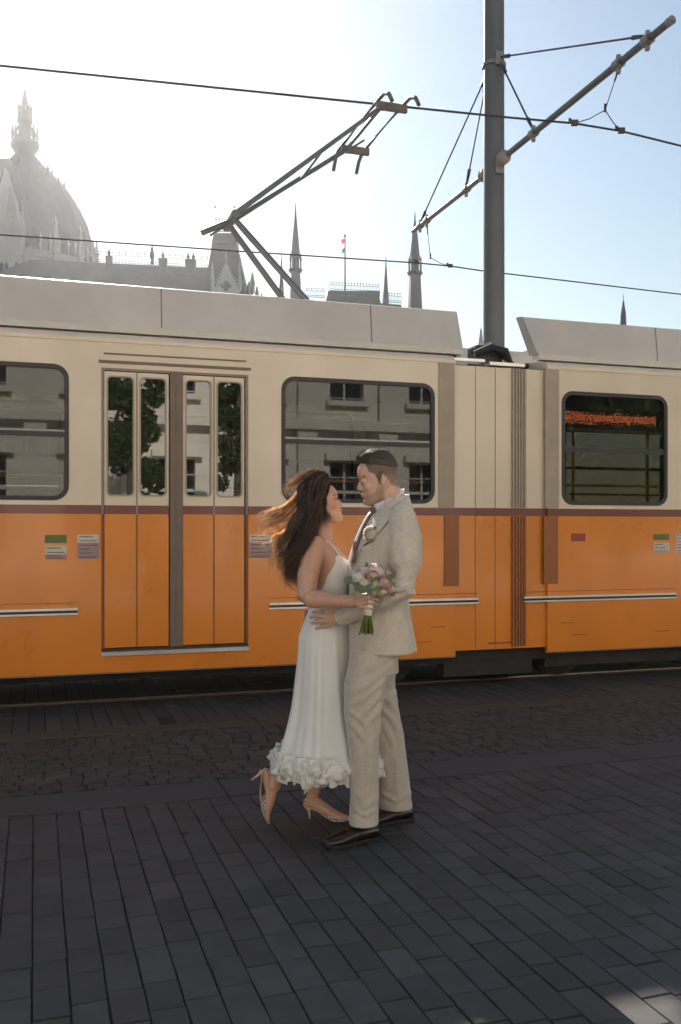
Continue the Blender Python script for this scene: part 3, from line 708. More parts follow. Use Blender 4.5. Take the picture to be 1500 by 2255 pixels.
def drape(bt, poly, off=.004, th=.003, step=3.0, name=None, M=None, parent=None, Yg=4.28):
    """cloth patch lying on a surface: outline given in photo pixels, laid onto the mesh"""
    P2 = [Vector((x, y, 0)) for x, y in poly]
    # densify outline
    L = []
    for i in range(len(poly)):
        a, b = Vector(poly[i]), Vector(poly[(i+1) % len(poly)]); n = max(1, int((b-a).length/step))
        for k in range(n): L.append(a.lerp(b, k/n))
    xs = [p.x for p in L]; ys = [p.y for p in L]; inner = []
    def inside(x, y):
        c = False; j = len(poly)-1
        for i in range(len(poly)):
            xi, yi = poly[i]; xj, yj = poly[j]
            if (yi > y) != (yj > y) and x < (xj-xi)*(y-yi)/(yj-yi)+xi: c = not c
            j = i
        return c
    y = min(ys)+step/2
    while y < max(ys):
        x = min(xs)+step/2
        while x < max(xs):
            if inside(x, y) and min((Vector((x, y))-q).length for q in L) > step*.45: inner.append(Vector((x, y)))
            x += step
        y += step
    from mathutils.geometry import delaunay_2d_cdt
    pts = L+inner; res = delaunay_2d_cdt(pts, [], [list(range(len(L)))], 1, .001)
    vs2, fs = res[0], res[2]
    top, bot = [], []; last = None
    for p in vs2:
        d = (at(p.x, p.y, 1.0)-CAMP).normalized(); h = bt.ray_cast(CAMP, d)
        if h[0] is None or abs(h[0].y-Yg) > .15:
            q = at(p.x, p.y, Yg+.04); nn = Vector((0,-1,0))
            hn = bt.find_nearest(q)
            if hn[0] is not None: q = hn[0]; nn = hn[1]
        else: q, nn = h[0], h[1]
        if nn.dot(d) > 0: nn = -nn
        last = q.y
        nn = (nn-d*(.8 if h[0] is not None else .3)).normalized()
        top.append(q+nn*(off+th)); bot.append(q+nn*(off-.002))
    m = MB(); n = len(top); F = []
    E = {}
    for f in fs:
        for i in range(len(f)): E[(f[i], f[(i+1) % len(f)])] = 1
    for f in fs: F.append(tuple(f)); F.append(tuple(i+n for i in reversed(f)))
    for (a, b) in E:
        if (b, a) not in E: F.append((b, a, a+n, b+n))
    m._a(top+bot, F)
    if name: return m.build(name, M, parent, smooth=False)
    return m
# ---- head: local x = face direction, y = left, z = up, origin at the chin level below the ears
HP = [ # z, front, back, halfwidth
 (-.004,.070,.030,.018),(.004,.083,.015,.030),(.014,.090,-.005,.040),(.028,.091,-.022,.048),(.042,.087,-.040,.0535),(.056,.0865,-.056,.058),
 (.070,.0865,-.072,.0625),(.085,.086,-.084,.066),(.100,.086,-.092,.069),(.113,.0835,-.097,.0715),(.125,.083,-.100,.073),(.137,.0885,-.102,.074),
 (.150,.0895,-.102,.0755),(.165,.087,-.101,.0755),(.180,.081,-.097,.074),(.195,.071,-.089,.069),(.208,.056,-.077,.060),(.219,.036,-.060,.047),(.228,.010,-.036,.028),(.232,-.006,-.020,.010)]
def head_mesh(mb, M, fem=False, chin=1.0, jaw=1.0):
    rs = []
    for z, xf, xb, w_ in HP:
        if fem and z < .09: w_ *= .92
        if not fem:
            xb = xb*.93+.001
            if z < .045: w_ *= .93; xf -= .003 
        c, a = (xf+xb)/2, (xf-xb)/2; ring = []
        for k in range(36):
            t = 2*math.pi*k/36; ct, st = math.cos(t), math.sin(t)
            x = c+a*math.copysign(abs(ct)**(.92), ct); y = w_*math.copysign(abs(st)**.92, st)
            if ct > 0: y *= 1-.10*ct
            ring.append(M @ Vector((x, y, z)))
        rs.append(ring)
    mb.rings(rs)
    n_ = .92 if fem else 1.0
    # nose
    P = [(.0855,.132,.0070),(.0870,.124,.0066),(.0925,.115,.0070),(.0985,.106,.0080),(.1045,.0965,.0094),(.1070,.0900,.0105),(.1035,.0840,.0100),(.0950,.0795,.0085),(.088,.0765,.006)]
    k_ = .965 if fem else 1.0
    mb.rings([[M @ Vector(((x*k_+.066)/2+(x*k_-.066)/2*math.cos(t), r*n_*1.05*math.sin(t)*(1-.25*math.cos(t)), z)) for t in [2*math.pi*k/14 for k in range(14)]] for x, z, r in P])
    for s in (-1, 1):
        mb.ball(M @ Vector((.0905, s*.0110, .0850)), .0080*n_, 10, 7, )
        mb.ball(M @ Vector((.0755, s*.030, .1165)), (.0120,.0150,.0110), 12, 8, M.to_3x3())           # lid and eye bulge
        mb.ball(M @ Vector((.0795, s*.028, .1370)), (.009,.022,.007), 12, 8, M.to_3x3())         # brow ridge
        mb.ball(M @ Vector((.058, s*.040, .090)), (.022,.020,.022), 12, 8, M.to_3x3())           # cheek
        # ear
        E = M @ Matrix.Translation((-.008, s*.0735, .108)) @ Matrix.Rotation(R(-12), 4, 'Y') @ Matrix.Rotation(s*R(18), 4, 'Z')
        ring = []
        for k in range(14):
            t = 2*math.pi*k/14; rx, rz = .0155, .029
            ring.append(E @ Vector((rx*math.cos(t)*(1.15 if math.sin(t) > 0 else .8), s*.004, rz*math.sin(t))))
        mb.tube(ring+[ring[0]], .0042, 8, caps=True)
        mb.ball(E @ Vector((0,0,0)), (.013,.0045,.026), 12, 8, E.to_3x3())
    mb.ball(M @ Vector((.0865, 0, .0625)), (.0065,.022,.0048), 14, 8, M.to_3x3())
    mb.ball(M @ Vector((.0855, 0, .0515)), (.0068,.019,.0055), 14, 8, M.to_3x3())
    mb.ball(M @ Vector((.0835, 0, .021)), ((.009,.014,.010) if fem else (.011,.018,.012)), 12, 8, M.to_3x3())
def rsmooth(V, F, wt, it=6):
    E = np.array([(f[i], f[(i+1) % len(f)]) for f in F for i in range(len(f))]); n = len(V)
    E = E[(wt[E[:,0]] > .01)]; cnt = np.bincount(E[:,0], minlength=n).astype(float); cnt[cnt == 0] = 1
    for _ in range(it):
        A = np.stack([np.bincount(E[:,0], weights=V[E[:,1],k], minlength=n) for k in range(3)], 1)/cnt[:,None]
        V = V+(A-V)*(wt*.6)[:,None]
    return V
def head_pre(V, F, Mi, it):
    L = V @ np.array(Mi.to_3x3()).T + np.array(Mi.translation)
    x, y, z = L[:,0], L[:,1], L[:,2]
    inh = (z > -.02)*(z < .25)*(np.abs(y) < .13)*(x > -.14)*(x < .14)
    nose = np.exp(-((y/.017)**2))*(x > .085)*(z > .074)*(z < .125); earm = (np.abs(y) > .066)*(x < .02)*(x > -.035)*(z > .07)*(z < .145)
    lip = np.exp(-((y/.026)**2+((z-.057)/.013)**2))*(x > .07)
    wt = inh*(1-.8*nose)*(1-earm)*(1-.85*lip)
    return rsmooth(V, F, wt.astype(float), it)
def head_sculpt(V, Nn, Mi, sc):
    L = V @ np.array(Mi.to_3x3()).T + np.array(Mi.translation)
    def g(c, r): d = (L-np.array(c))/np.array(r); return np.exp(-(d**2).sum(1))
    disp = np.zeros(len(V))
    for s in (-1, 1):
        disp -= .0040*g((.084, s*.016, .122), (.012,.009,.010))      # inner eye corner
        disp -= .0030*g((.078, s*.040, .128), (.014,.012,.007))      # above the lid
        disp -= .0008*g((.080, s*.032, .101), (.014,.016,.006))      # below the eye
        disp -= .0012*g((.078, s*.028, .072), (.012,.006,.014))      # smile fold
        disp -= .0035*g((.078, s*.0255, .058), (.012,.006,.006))     # mouth corner
        disp -= .004*g((-.006, s*.078, .108), (.009,.012,.014))      # ear hollow
    disp -= .0040*g((.096, 0, .057), (.012,.020,.0022))              # mouth line
    disp -= .0020*g((.090, 0, .036), (.010,.020,.006))
    return V+Nn*(disp*sc)[:, None], L
def headM(fwd_sign, yaw, pitch, nose_world, scale, roll=0):
    """fwd_sign -1: faces -X, +1: faces +X; pitch>0 looks down"""
    f = Vector((fwd_sign*math.cos(yaw), -math.sin(yaw), 0)); f = Vector((f.x*math.cos(pitch), f.y*math.cos(pitch), -math.sin(pitch))).normalized()
    up0 = Vector((0,0,1)); l = up0.cross(f).normalized(); u = f.cross(l).normalized()
    if roll: q = Matrix.Rotation(roll, 3, f); l = q @ l; u = q @ u
    Rm = Matrix((f, l, u)).transposed()*scale; M = Rm.to_4x4(); M.translation = nose_world-(Rm @ Vector((.1125, 0, .0905))); return M
def gridmat(name, base, warp, sc, rough=.85, var=.06, bump=.25, trans=0, sheen=.5):
    """woven suiting: fine crossed threads"""
    m = mat(name, base, rough, var=var, vs=40, bump=0, trans=trans, sheen=sheen, stretch=(1,1,.35))
    n = m.node_tree; N = n.nodes; L = n.links; b = N['Principled BSDF']
    tc = N.new('ShaderNodeTexCoord'); h = None; acc = None
    for ax, (sx, sy, sz) in enumerate(((30,30,600),(500,500,25))):
        mp = N.new('ShaderNodeMapping'); mp.inputs['Scale'].default_value = (sx*sc, sy*sc, sz*sc); L.new(tc.outputs['Object'], mp.inputs[0])
        nz = N.new('ShaderNodeTexNoise'); nz.inputs['Scale'].default_value = 1.0; nz.inputs['Detail'].default_value = 2; L.new(mp.outputs[0], nz.inputs[0])
        if acc is None: acc = nz.outputs['Fac']
        else:
            ad = N.new('ShaderNodeMath'); ad.operation = 'ADD'; L.new(acc, ad.inputs[0]); L.new(nz.outputs['Fac'], ad.inputs[1]); acc = ad.outputs[0]
    mr = N.new('ShaderNodeMapRange'); mr.inputs[1].default_value = .7; mr.inputs[2].default_value = 1.3; mr.inputs[3].default_value = 1-warp; mr.inputs[4].default_value = 1+warp; L.new(acc, mr.inputs[0])
    src = b.inputs['Base Color'].links[0].from_socket
    mu = N.new('ShaderNodeVectorMath'); mu.operation = 'SCALE'; L.new(src, mu.inputs[0]); L.new(mr.outputs[0], mu.inputs['Scale']); L.new(mu.outputs[0], b.inputs['Base Color'])
    bp = N.new('ShaderNodeBump'); bp.inputs['Strength'].default_value = bump; bp.inputs['Distance'].default_value = .0008; L.new(acc, bp.inputs['Height']); L.new(bp.outputs[0], b.inputs['Normal'])
    return m
M_skin1 = mat('skin_groom', (.60,.37,.275), .5, var=.06, vs=25, bump=.15, bs=400, tint=True, sss=.15, bdist=.0006)
M_skin2 = mat('skin_bride', (.56,.32,.225), .45, var=.05, vs=20, bump=.1, bs=400, tint=True, sss=.15, bdist=.0005)
M_suit = gridmat('beige_suiting', (.555,.49,.41), .16, 1.0)
M_suit2 = gridmat('beige_trouser', (.47,.42,.365), .14, 1.0)
M_shirt = mat('white_shirt', (.74,.76,.82), .8, var=.03, trans=.15)
M_tie = gridmat('brown_tie', (.12,.06,.04), .2, 1.5, rough=.6)
M_lin = mat('lapel_lining', (.46,.27,.19), .7, var=.1, trans=.35)
M_shoe = mat('brown_leather', (.022,.011,.009), .28, var=.4, vs=14, coat=.4, bump=.1, bs=60)
M_sole = mat('shoe_sole', (.012,.010,.010), .5, var=.1)
M_hair1 = mat('groom_hair', (.065,.044,.032), .55, var=.3, vs=120, bump=.6, bs=500, bdist=.002)
M_dress = mat('white_crepe', (.88,.87,.855), .75, var=.02, vs=6, bump=.1, bs=700, trans=.22, sheen=.15, bdist=.0004)
M_ruff = mat('ruffle_cloth', (.87,.85,.81), .7, var=.02, trans=.28)
M_btn = mat('horn_button', (.55,.42,.28), .3, var=.1)
M_dark = mat('lash_dark', (.03,.018,.014), .6); M_teeth = mat('teeth', (.75,.70,.62), .3)
M_lip = mat('lips', (.42,.15,.12), .35, var=.05)
M_gold = mat('gold', (.85,.55,.25), .2, 1); M_pearl = mat('pearl', (.85,.82,.76), .2, coat=.6)
M_nude = mat('nude_leather', (.56,.42,.32), .4, var=.08, coat=.2)
def lerp(a, b, t): return a+(b-a)*t
def Q(px, py, Y): return at(px, py, Y)
# ================================================================= groom
YG = 4.40; YAW = R(20)
gpos = Vector(((838-CX)/FPX*YG, YG, 0))
GR = thing('person', 'man in a beige suit, white shirt and brown tie smiling down at the woman', 'person', gpos, 0, None)
HM1 = headM(-1, R(6), R(13), Q(783,1077,4.385), 1.03)
F1 = Vector((-math.cos(YAW), -math.sin(YAW), 0)); L1 = Vector((math.sin(YAW), -math.cos(YAW), 0))   # L1: his left, towards the camera
m = MB(); head_mesh(m, HM1)
nk0 = HM1 @ Vector((-.030,0,.075)); nk1 = HM1 @ Vector((-.034,0,.02)); nb = Q(866,1118,YG); nb2 = Q(868,1150,YG)
m.tube([nk0, nk1, nk1.lerp(nb,.55), nb, nb2], [(.053,.060),(.053,.059),(.054,.059),(.062,.066),(.10,.085)], 24, ref=(0,1,0))
# torso, hips and legs of the body itself (inside the clothes)
tor = [(1150,858,.075,.14),(1200,850,.095,.16),(1260,845,.10,.155),(1340,842,.095,.145),(1400,842,.10,.15),]
m.rings([ell(Q(cx_,py,YG), a, b, YAW) for py, cx_, a, b in tor])
shN = Q(889,1152,4.225); elN = Q(889,1292,4.13); wrN = Q(757,1362,4.335)
shF = Q(828,1152,4.575); elF = Q(800,1296,4.66); wrF = Q(712,1352,4.665)
m.tube([Q(868,1150,4.36), shN, shN.lerp(elN,.5), elN, elN.lerp(wrN,.5), wrN], [.055,.050,.044,.040,.038,(.024,.031)], 16, round_=True)
m.tube([Q(850,1150,4.46), shF, shF.lerp(elF,.5), elF, elF.lerp(wrF,.5), wrF], [.055,.050,.044,.040,.036,.028], 14, round_=True)
for pts in (([(822,1440,4.31),(808,1600,4.28),(803,1800,4.285)]), ([(838,1440,4.49),(850,1600,4.52),(872,1770,4.575)])):
    m.tube([Q(*p) for p in pts], [.058,.045,.036], 14, round_=True)
body_groom_seed = m
def hand(mb, wrist, palm, fingers, thumb, rp=.013, rf=.0088, pw=None):
    """palm: list of knuckle points (index..little); fingers: chains from each knuckle"""
    W = Vector(wrist)
    for k, K in enumerate(palm):
        mb.tube([W.lerp(K, .0)+(K-W)*.0, W.lerp(K,.45), K], [rp*1.35, rp*1.2, rp*.92], 10, round_=True)
    for K, ch in zip(palm, fingers):
        r0 = rf*(1.0 if ch is not fingers[3] else .88)
        mb.tube([K]+ch, [r0*1.08]+[r0*(1-.10*(i+1)) for i in range(len(ch))], 10, round_=True)
    mb.tube(thumb, [rf*1.45, rf*1.2, rf*1.05, rf*.9][:len(thumb)], 10, round_=True)
# his left hand, spread over her waist
KN = [Q(720,1348,4.372), Q(717,1357.5,4.364), Q(718,1367,4.366), Q(723,1376,4.374)]
FG = [[Q(707,1344.5,4.376), Q(696,1346,4.393), Q(689,1349,4.413)],
      [Q(704,1356.5,4.368), Q(692,1357.5,4.386), Q(684,1360,4.410)],
      [Q(706,1367.5,4.372), Q(695,1369.5,4.388), Q(686,1372.5,4.410)],
      [Q(713,1379,4.378), Q(704,1381.5,4.390), Q(696,1384.5,4.405)]]
hand(m, Q(750,1361,4.345), KN, FG, [Q(748,1350,4.352), Q(736,1341,4.366), Q(724,1335,4.38), Q(714,1332,4.39)], rp=.0150, rf=.0104)
# his right hand behind her back
KN = [Q(694,1345,4.665), Q(692,1352,4.668), Q(692,1360,4.665), Q(695,1367,4.66)]
hand(m, Q(706,1352,4.668), KN, [[K+Vector((-.022,-.012,0)), K+Vector((-.040,-.032,.0)), K+Vector((-.050,-.055,.002))] for K in KN], [Q(704,1344,4.66), Q(696,1338,4.655), Q(688,1334,4.645)], rp=.013, rf=.0085)
V, Nn, F = fuse(m, .0034, 2)
V = head_pre(V, F, HM1.inverted(), 9)
V, L = head_sculpt(V, Nn, HM1.inverted(), 1.03)
BT_G = bvh(V, F)
# tint: beard stubble, cropped sides of the hair, lips, redder ears and nose
def sstep(x, a, b): t = np.clip((x-a)/(b-a), 0, 1); return t*t*(3-2*t)
x, y, z = L[:,0], L[:,1], L[:,2]
near = sstep(-np.abs(z-.11), -.20, -.15)*sstep(-np.abs(y), -.12, -.09)*(z > -.045)*(x > -.13)
nse = noisev(L, (180,180,180), 3)*.5+.5
edge = noisev(L, (60,60,60), 5)*.010
hairline = np.where(x > .030+0*z, .178, np.where(x > -.012, .135, .085)) if False else None
# side hair: above a line that falls from temple to nape
hl = np.interp(x, [-.11,-.08,-.045,-.030,-.014,.000,.010,.016,.022,.034,.044,.048,.052,.06,.09], [.040,.046,.072,.105,.130,.095,.092,.115,.137,.146,.153,.175,.200,.206,.212])
side = sstep(z+edge-hl, -.006, .010)*near
burn = sstep(-np.abs(x-.004), -.014, -.008)*sstep(z, .078, .088)*(z < .14)*sstep(np.abs(y), .048, .056)*near
bl = np.interp(x, [-.03,0,.03,.055,.075,.10], [.090,.085,.066,.060,.050,.050])
beard = sstep(bl-z+edge, -.006, .012)*sstep(x, -.012, .004)*sstep(z, -.020, -.006)*near*(1-sstep(-((np.abs(y)/.022)**2+((z-.0575)/.0105)**2), -1.3, -.7)*(x > .075))
must = sstep(-np.abs(z-.0725), -.0085, -.004)*sstep(-np.abs(y), -.032, -.024)*(x > .07)*near
beard = np.clip(beard+must, 0, 1)
lips = sstep(-((np.abs(y)/.022)**2+((z-.0575)/.0085)**2), -1.2, -.6)*(x > .078)*near
T = np.ones((len(V), 4))
dk = np.clip(side*(.62+.38*sstep(z, .09, .145))+burn*.35, 0, 1)*(.86+.14*nse)
for i, (h_, b_, l_) in enumerate(((.16,.52,.88),(.165,.52,.62),(.175,.54,.60))):
    T[:, i] = (1-dk*(1-h_))*(1-beard*(.50+.34*nse)*(1-b_))*(1-lips*(1-l_))
ear = sstep(-np.abs(y), -.1, -.068)*0
body1 = mk(V, F).build('body', M_skin1, GR, smooth=True, tint=T)
# short hair on top: shell plus strands
m = MB(); rs = []
for z0, xf, xb, w_ in HP:
    if z0 < .10: continue
    xf2, xb2, w2 = xf-.003+(.012 if z0 > .19 else 0), xb*.93, w_-.001
    zz_ = z0+(.012*sstep(np.array(z0), .15, .225)); c, a = (xf2+xb2)/2, (xf2-xb2)/2
    rs.append([HM1 @ Vector((c+a*math.cos(t), w2*(1.0+(.06 if z0 > .17 else 0))*math.sin(t)*(1-.10*max(0, math.cos(t))), float(zz_)+.004*max(0, math.cos(t))*(z0 > .19))) for t in [2*math.pi*k/40 for k in range(40)]])
m.rings(rs); V, Nn, F = fuse(m, .0042, 2)
Mi = HM1.inverted(); L = V @ np.array(Mi.to_3x3()).T+np.array(Mi.translation)
hz_ = np.interp(L[:,0], [-.11,-.06,-.02,.02,.040,.056,.066,.1], [.130,.140,.160,.176,.188,.198,.208,.214])+noisev(L,(90,90,30),11)*.006
grow = sstep(L[:,2]-hz_, -.004, .028)
n1 = noisev(L, (70,160,70), 2)
V2 = V+Nn*((grow*(.008+.003*n1)-.0045*(1-grow)))[:, None]
V2, F2, us = cut(V2, F, L[:,2] > hz_-.012)
M_hair1s = mat('groom_hair_shell', (.060,.041,.031), .6, var=.3, vs=120, bump=.6, bs=500, bdist=.002, tint=True)
tt = 1+1.5*(1-sstep((L[us][:,2]-hz_[us]), .0, .035))*(L[us][:,0] < .03); T_ = np.ones((len(V2), 4)); T_[:, :3] = tt[:, None]
hair1 = mk(V2, F2).build('hair', M_hair1s, GR, smooth=True, tint=T_)
m = MB(); rh = random.Random(4)
bh = bvh(V2, F2); Ls = L[us]; idx = [i for i in range(len(V2)) if Ls[i][2] > hz_[us][i]-.004]
for k in range(4200):
    i = rh.choice(idx); p = Vector(V2[i]); nn = Vector(Nn[us[i]]); t = (HM1.to_3x3() @ Vector((1.0+rh.gauss(0,.25), rh.gauss(0,.35), .30))).normalized()
    d = (nn*.55+t*.75).normalized(); ln = rh.uniform(.007, .015)*(1.25 if Ls[i][0] > .02 else .8); s_ = nn.cross(t).normalized()*.0009
    q = p-nn*.002; e = q+d*ln*.6+t*.002; e2 = q+d*ln+t*.005
    m._a([q-s_, q+s_, e+s_*.7, e-s_*.7, e2], [(0,1,2,3),(3,2,4)])
m.build('hair_strands', M_hair1, hair1)
# face details
m = MB()
for s in (-1, 1):
    for k in range(70):
        u = k/69; x_ = lerp(.0925, .070, u); y_ = s*lerp(.010, .047, u); z_ = .1335+.0045*math.sin(u*2.2)+rh.gauss(0,.0016)
        p = HM1 @ Vector((x_, y_, z_)); h = BT_G.find_nearest(p); p = h[0]+h[1]*.0005
        t = (HM1.to_3x3() @ Vector((-.4, s*1.0, .15))); t = (t-h[1]*t.dot(h[1])).normalized()*.008; s_ = (HM1.to_3x3() @ Vector((0,0,1))).normalized()*.0011
        m._a([p-s_, p+s_, p+t+h[1]*.0008+s_*.3], [(0,1,2)])
m.build('eyebrow', M_hair1, body1)
m = MB()
for s in (-1, 1):
    pts = []
    for u in (0,.25,.5,.75,1):
        p = HM1 @ Vector((lerp(.091,.076,u), s*lerp(.020,.043,u), .1125-.0028*math.sin(u*3.14))); h = BT_G.find_nearest(p); pts.append(h[0]+h[1]*.0008)
    m.tube(pts, [.0008,.0013,.0016,.0014,.0008], 6)
m.build('eyelashes', M_dark, body1)
m = MB(); pts = []
for u in (-.7,-.35,0,.35,.7): p = HM1 @ Vector((.094-.010*u*u, u*.022, .0572)); h = BT_G.find_nearest(p); pts.append(h[0]+h[1]*.0003)
m.tube(pts, [(.0014,.0022),(.0018,.003),(.0018,.0032),(.0018,.003),(.0014,.0022)], 8); m.build('teeth', M_teeth, body1)
# ---- trousers
LEG_N = [(1432,772,868,4.34,.115),(1448,770,868,4.33,.112),(1480,764,861,4.315,.108),(1512,758,852,4.30,.102),(1545,757,843,4.29,.095),(1568,757,839,4.285,.090),(1598,760,836,4.28,.087),(1624,764,835,4.28,.084),
         (1655,768,834,4.28,.082),(1680,770,834,4.28,.081),(1736,771,834,4.285,.080),(1780,770,834,4.285,.080),(1800,769,834,4.28,.083),(1814,768,834,4.275,.085)]
LEG_F = [(1432,800,872,4.47,.11),(1460,795,870,4.48,.108),(1512,790,869,4.495,.100),(1557,796,877,4.505,.092),(1607,805,887,4.52,.085),(1669,820,896,4.54,.080),(1736,830,904,4.56,.078),(1762,834,907,4.57,.080),(1778,836,908,4.575,.083)]
def lines_disp(X, Y, segs):
    d = np.zeros(len(X))
    for x0, y0, x1, y1, w_, a_ in segs:
        L_ = math.hypot(x1-x0, y1-y0); ux, uy = (x1-x0)/L_, (y1-y0)/L_; t = (X-x0)*ux+(Y-y0)*uy
        bow = 4*np.clip(t/L_, 0, 1)*(1-np.clip(t/L_, 0, 1))*L_*.07
        s_ = (X-x0)*(-uy)+(Y-y0)*ux+bow
        e_ = sstep(t, -.12*L_, .25*L_)*sstep(-t, -1.12*L_, -.70*L_)
        q = s_/w_; d += a_*e_*(np.exp(-q*q)-.75*np.exp(-(q-1.5)**2)-.35*np.exp(-(q+1.6)**2))
    return d
FN = [(862,1440,792,1482,6,.007),(858,1462,786,1520,7,.009),(853,1488,776,1550,7,.010),(846,1512,792,1575,6,.008),(840,1545,812,1592,5,.007),(838,1580,815,1640,6,.005),(768,1566,812,1606,6,.006),(768,1592,806,1640,6,.005),
      (776,1782,812,1803,5,.006),(830,1780,790,1796,5,.006),(832,1745,806,1776,7,.004),(772,1740,800,1765,7,.003),(812,1640,806,1760,8,.003)]
FF = [(842,1532,874,1572,6,.007),(840,1562,878,1612,6,.007),(842,1600,868,1650,6,.005),(866,1520,850,1560,5,.006),(838,1748,874,1770,5,.006),(905,1742,872,1764,6,.005),(862,1650,874,1745,8,.003)]
def fold_legs(V, Nn, kind):
    # diagonal drag lines falling from seat to knee, pooling above the hem
    X = (V[:,0]/V[:,1])*FPX+CX; Yp = HOR-(V[:,2]-EYE)/V[:,1]*FPX
    a = noisev(np.stack([ (X*.45+Yp*.9)*.030, (X*.9-Yp*.45)*.0075, V[:,1]*3 ], 1), (1,1,1), 4)
    b = noisev(np.stack([ (X*.3+Yp)*.045, (X-Yp*.3)*.010, V[:,1]*3 ], 1), (1,1,1), 9)
    c = noisev(np.stack([ (Yp+X*.15)*.085, X*.014, V[:,1]*4 ], 1), (1,1,1), 14)
    v_ = noisev(np.stack([ X*.05+Yp*.006, Yp*.004, V[:,1]*6 ], 1), (1,1,1), 19)
    knee = np.exp(-((Yp-1570)/75)**2); thigh = np.exp(-((Yp-1490)/55)**2); hem = np.exp(-((Yp-1780)/34)**2)
    inner = sstep(X, 766, 800)
    ridge = lambda q: 1-2*np.abs(q)
    d = .011*ridge(a)*(thigh+.6*knee)*(.25+.75*inner)+.005*b*knee+.0045*ridge(c)*hem+.005*v_+.002*b
    d = d*.45+lines_disp(X, Yp, FN if kind == 'near' else FF)*(V[:,1] < (4.36 if kind == 'near' else 4.6))
    return V+Nn*d[:, None]
TRO = None
for nm, rows in (('near', LEG_N), ('far', LEG_F)):
    m = MB(); m.rings([ell(Q((xl+xr)/2, py, Y), (xr-xl)/2*Y/FPX/ (1.0), ry*.92, 0, 36, 2.1) for py, xl, xr, Y, ry in rows])
    if nm == 'near': m.rings([ell(Q(822, py, 4.40), .103, .17, YAW, 32) for py in (1385, 1410, 1440, 1462, 1476)])
    V, Nn, F = fuse(m, .006, 3); V = fold_legs(V, Nn, nm)
    p_ = mk(V, F).build('trousers' if nm == 'near' else 'trouser_leg', M_suit2, GR if nm == 'near' else TRO, smooth=True)
    if nm == 'near': TRO = p_; BT_T = bvh(V, F)
drape(BT_T, [(799,1450),(800.4,1450),(806,1700),(803,1812),(801,1812),(804,1700)], .0005, .0012, 8, 'crease', M_suit2, TRO)
# ---- jacket
JR = [(1433,840,.144,.192),(1425,840,.143,.191),(1390,838,.139,.184),(1350,836,.134,.176),(1315,834,.131,.172),(1280,834,.131,.176),(1240,836,.134,.182),(1205,842,.130,.188),(1178,849,.122,.190),(1156,855,.112,.186),(1138,860,.098,.170),(1124,863,.086,.140),(1112,865,.078,.105),(1103,867,.073,.082),(1096,869,.069,.072)]
m = MB(); m.rings([ell(Q(cx_, py, YG), a, b, YAW, 44, 2.15, tilt=(0 if py > 1130 else -.28)) for py, cx_, a, b in JR])
V, Nn, F = fuse(m, .0055, 3)
X = (V[:,0]/V[:,1])*FPX+CX; Yp = HOR-(V[:,2]-EYE)/V[:,1]*FPX
wv = noisev(np.stack([X*.035+Yp*.01, Yp*.010, V[:,1]*4], 1), (1,1,1), 3); wst = np.exp(-((Yp-1330)/50)**2)
wr = noisev(np.stack([(Yp*.9+X*.5)*.05, X*.012, V[:,1]*3], 1), (1,1,1), 7)
low = sstep(Yp, 1335, 1425)
vent = np.exp(-((X-(897+(Yp-1335)*.09))/2.6)**2)*low*(V[:,1] < 4.45)
FJ = [(892,1322,842,1348,6,.006),(884,1345,850,1392,7,.004),(850,1335,800,1352,6,.004),(820,1255,800,1300,8,.004),(846,1300,838,1400,7,.0025),(800,1360,782,1405,8,.003)]
V = V+Nn*(.004*wv+.004*(1-2*np.abs(wr))*wst-.007*vent+lines_disp(X, Yp, FJ)*(V[:,1] < 4.42))[:, None]
flare = low*sstep(X, 860, 905); V[:,0] += flare*.012; V[:,2] -= 0
jk = mk(V, F).build('jacket', M_suit, GR, smooth=True); BT_J = bvh(V, F)
def sleeve(pts, rad, name):
    m = MB(); m.tube(pts, rad, 26, ref=(0,0,1)); V, Nn, F = fuse(m, .005, 4)
    el = np.array(pts[3]); dist = np.linalg.norm(V-el, axis=1); k = np.exp(-(dist/.12)**2)
    d = noisev(np.stack([V[:,0]*9, V[:,1]*5, V[:,2]*26+V[:,0]*14], 1), (1,1,1), 5); d2 = noisev(V, (14,14,6), 8)
    X = (V[:,0]/V[:,1])*FPX+CX; Yp = HOR-(V[:,2]-EYE)/V[:,1]*FPX
    FS = [(905,1262,868,1290,5,.007),(912,1285,866,1304,5,.007),(900,1306,858,1318,5,.006),(858,1290,838,1330,6,.005),(878,1310,826,1338,6,.005),(860,1200,872,1262,8,.003),(918,1190,900,1250,8,.003),(868,1165,856,1215,7,.004),(812,1340,790,1362,6,.003)]
    V = V+Nn*(.004*(1-2*np.abs(d))*k+.003*d2+lines_disp(X, Yp, FS)*(V[:,1] < 4.32))[:, None]; return mk(V, F).build(name, M_suit, jk, smooth=True), bvh(V, F)
cuffN = wrN.lerp(Q(751,1361,4.34), 1)
sl, BT_S = sleeve([Q(878,1128,4.29), Q(886,1140,4.245), Q(893,1185,4.205), shN.lerp(elN,.68)+Vector((.012,0,0)), elN+Vector((.006,-.004,0)), elN.lerp(wrN,.30)+Vector((0,0,-.006)), elN.lerp(wrN,.65)+Vector((0,0,-.002)), cuffN],
            [(.045,.040),(.068,.064),(.078,.076),(.068,.070),(.060,.062),(.055,.058),(.046,.052),(.037,.043)], 'sleeve')
sleeve([Q(846,1128,4.50), Q(836,1142,4.55), Q(826,1185,4.59), shF.lerp(elF,.68), elF, elF.lerp(wrF,.3), elF.lerp(wrF,.65), wrF],
            [(.045,.040),(.066,.062),(.074,.072),(.066,.066),(.058,.06),(.053,.055),(.046,.048),(.040,.042)], 'sleeve')
M_suitc = M_suit
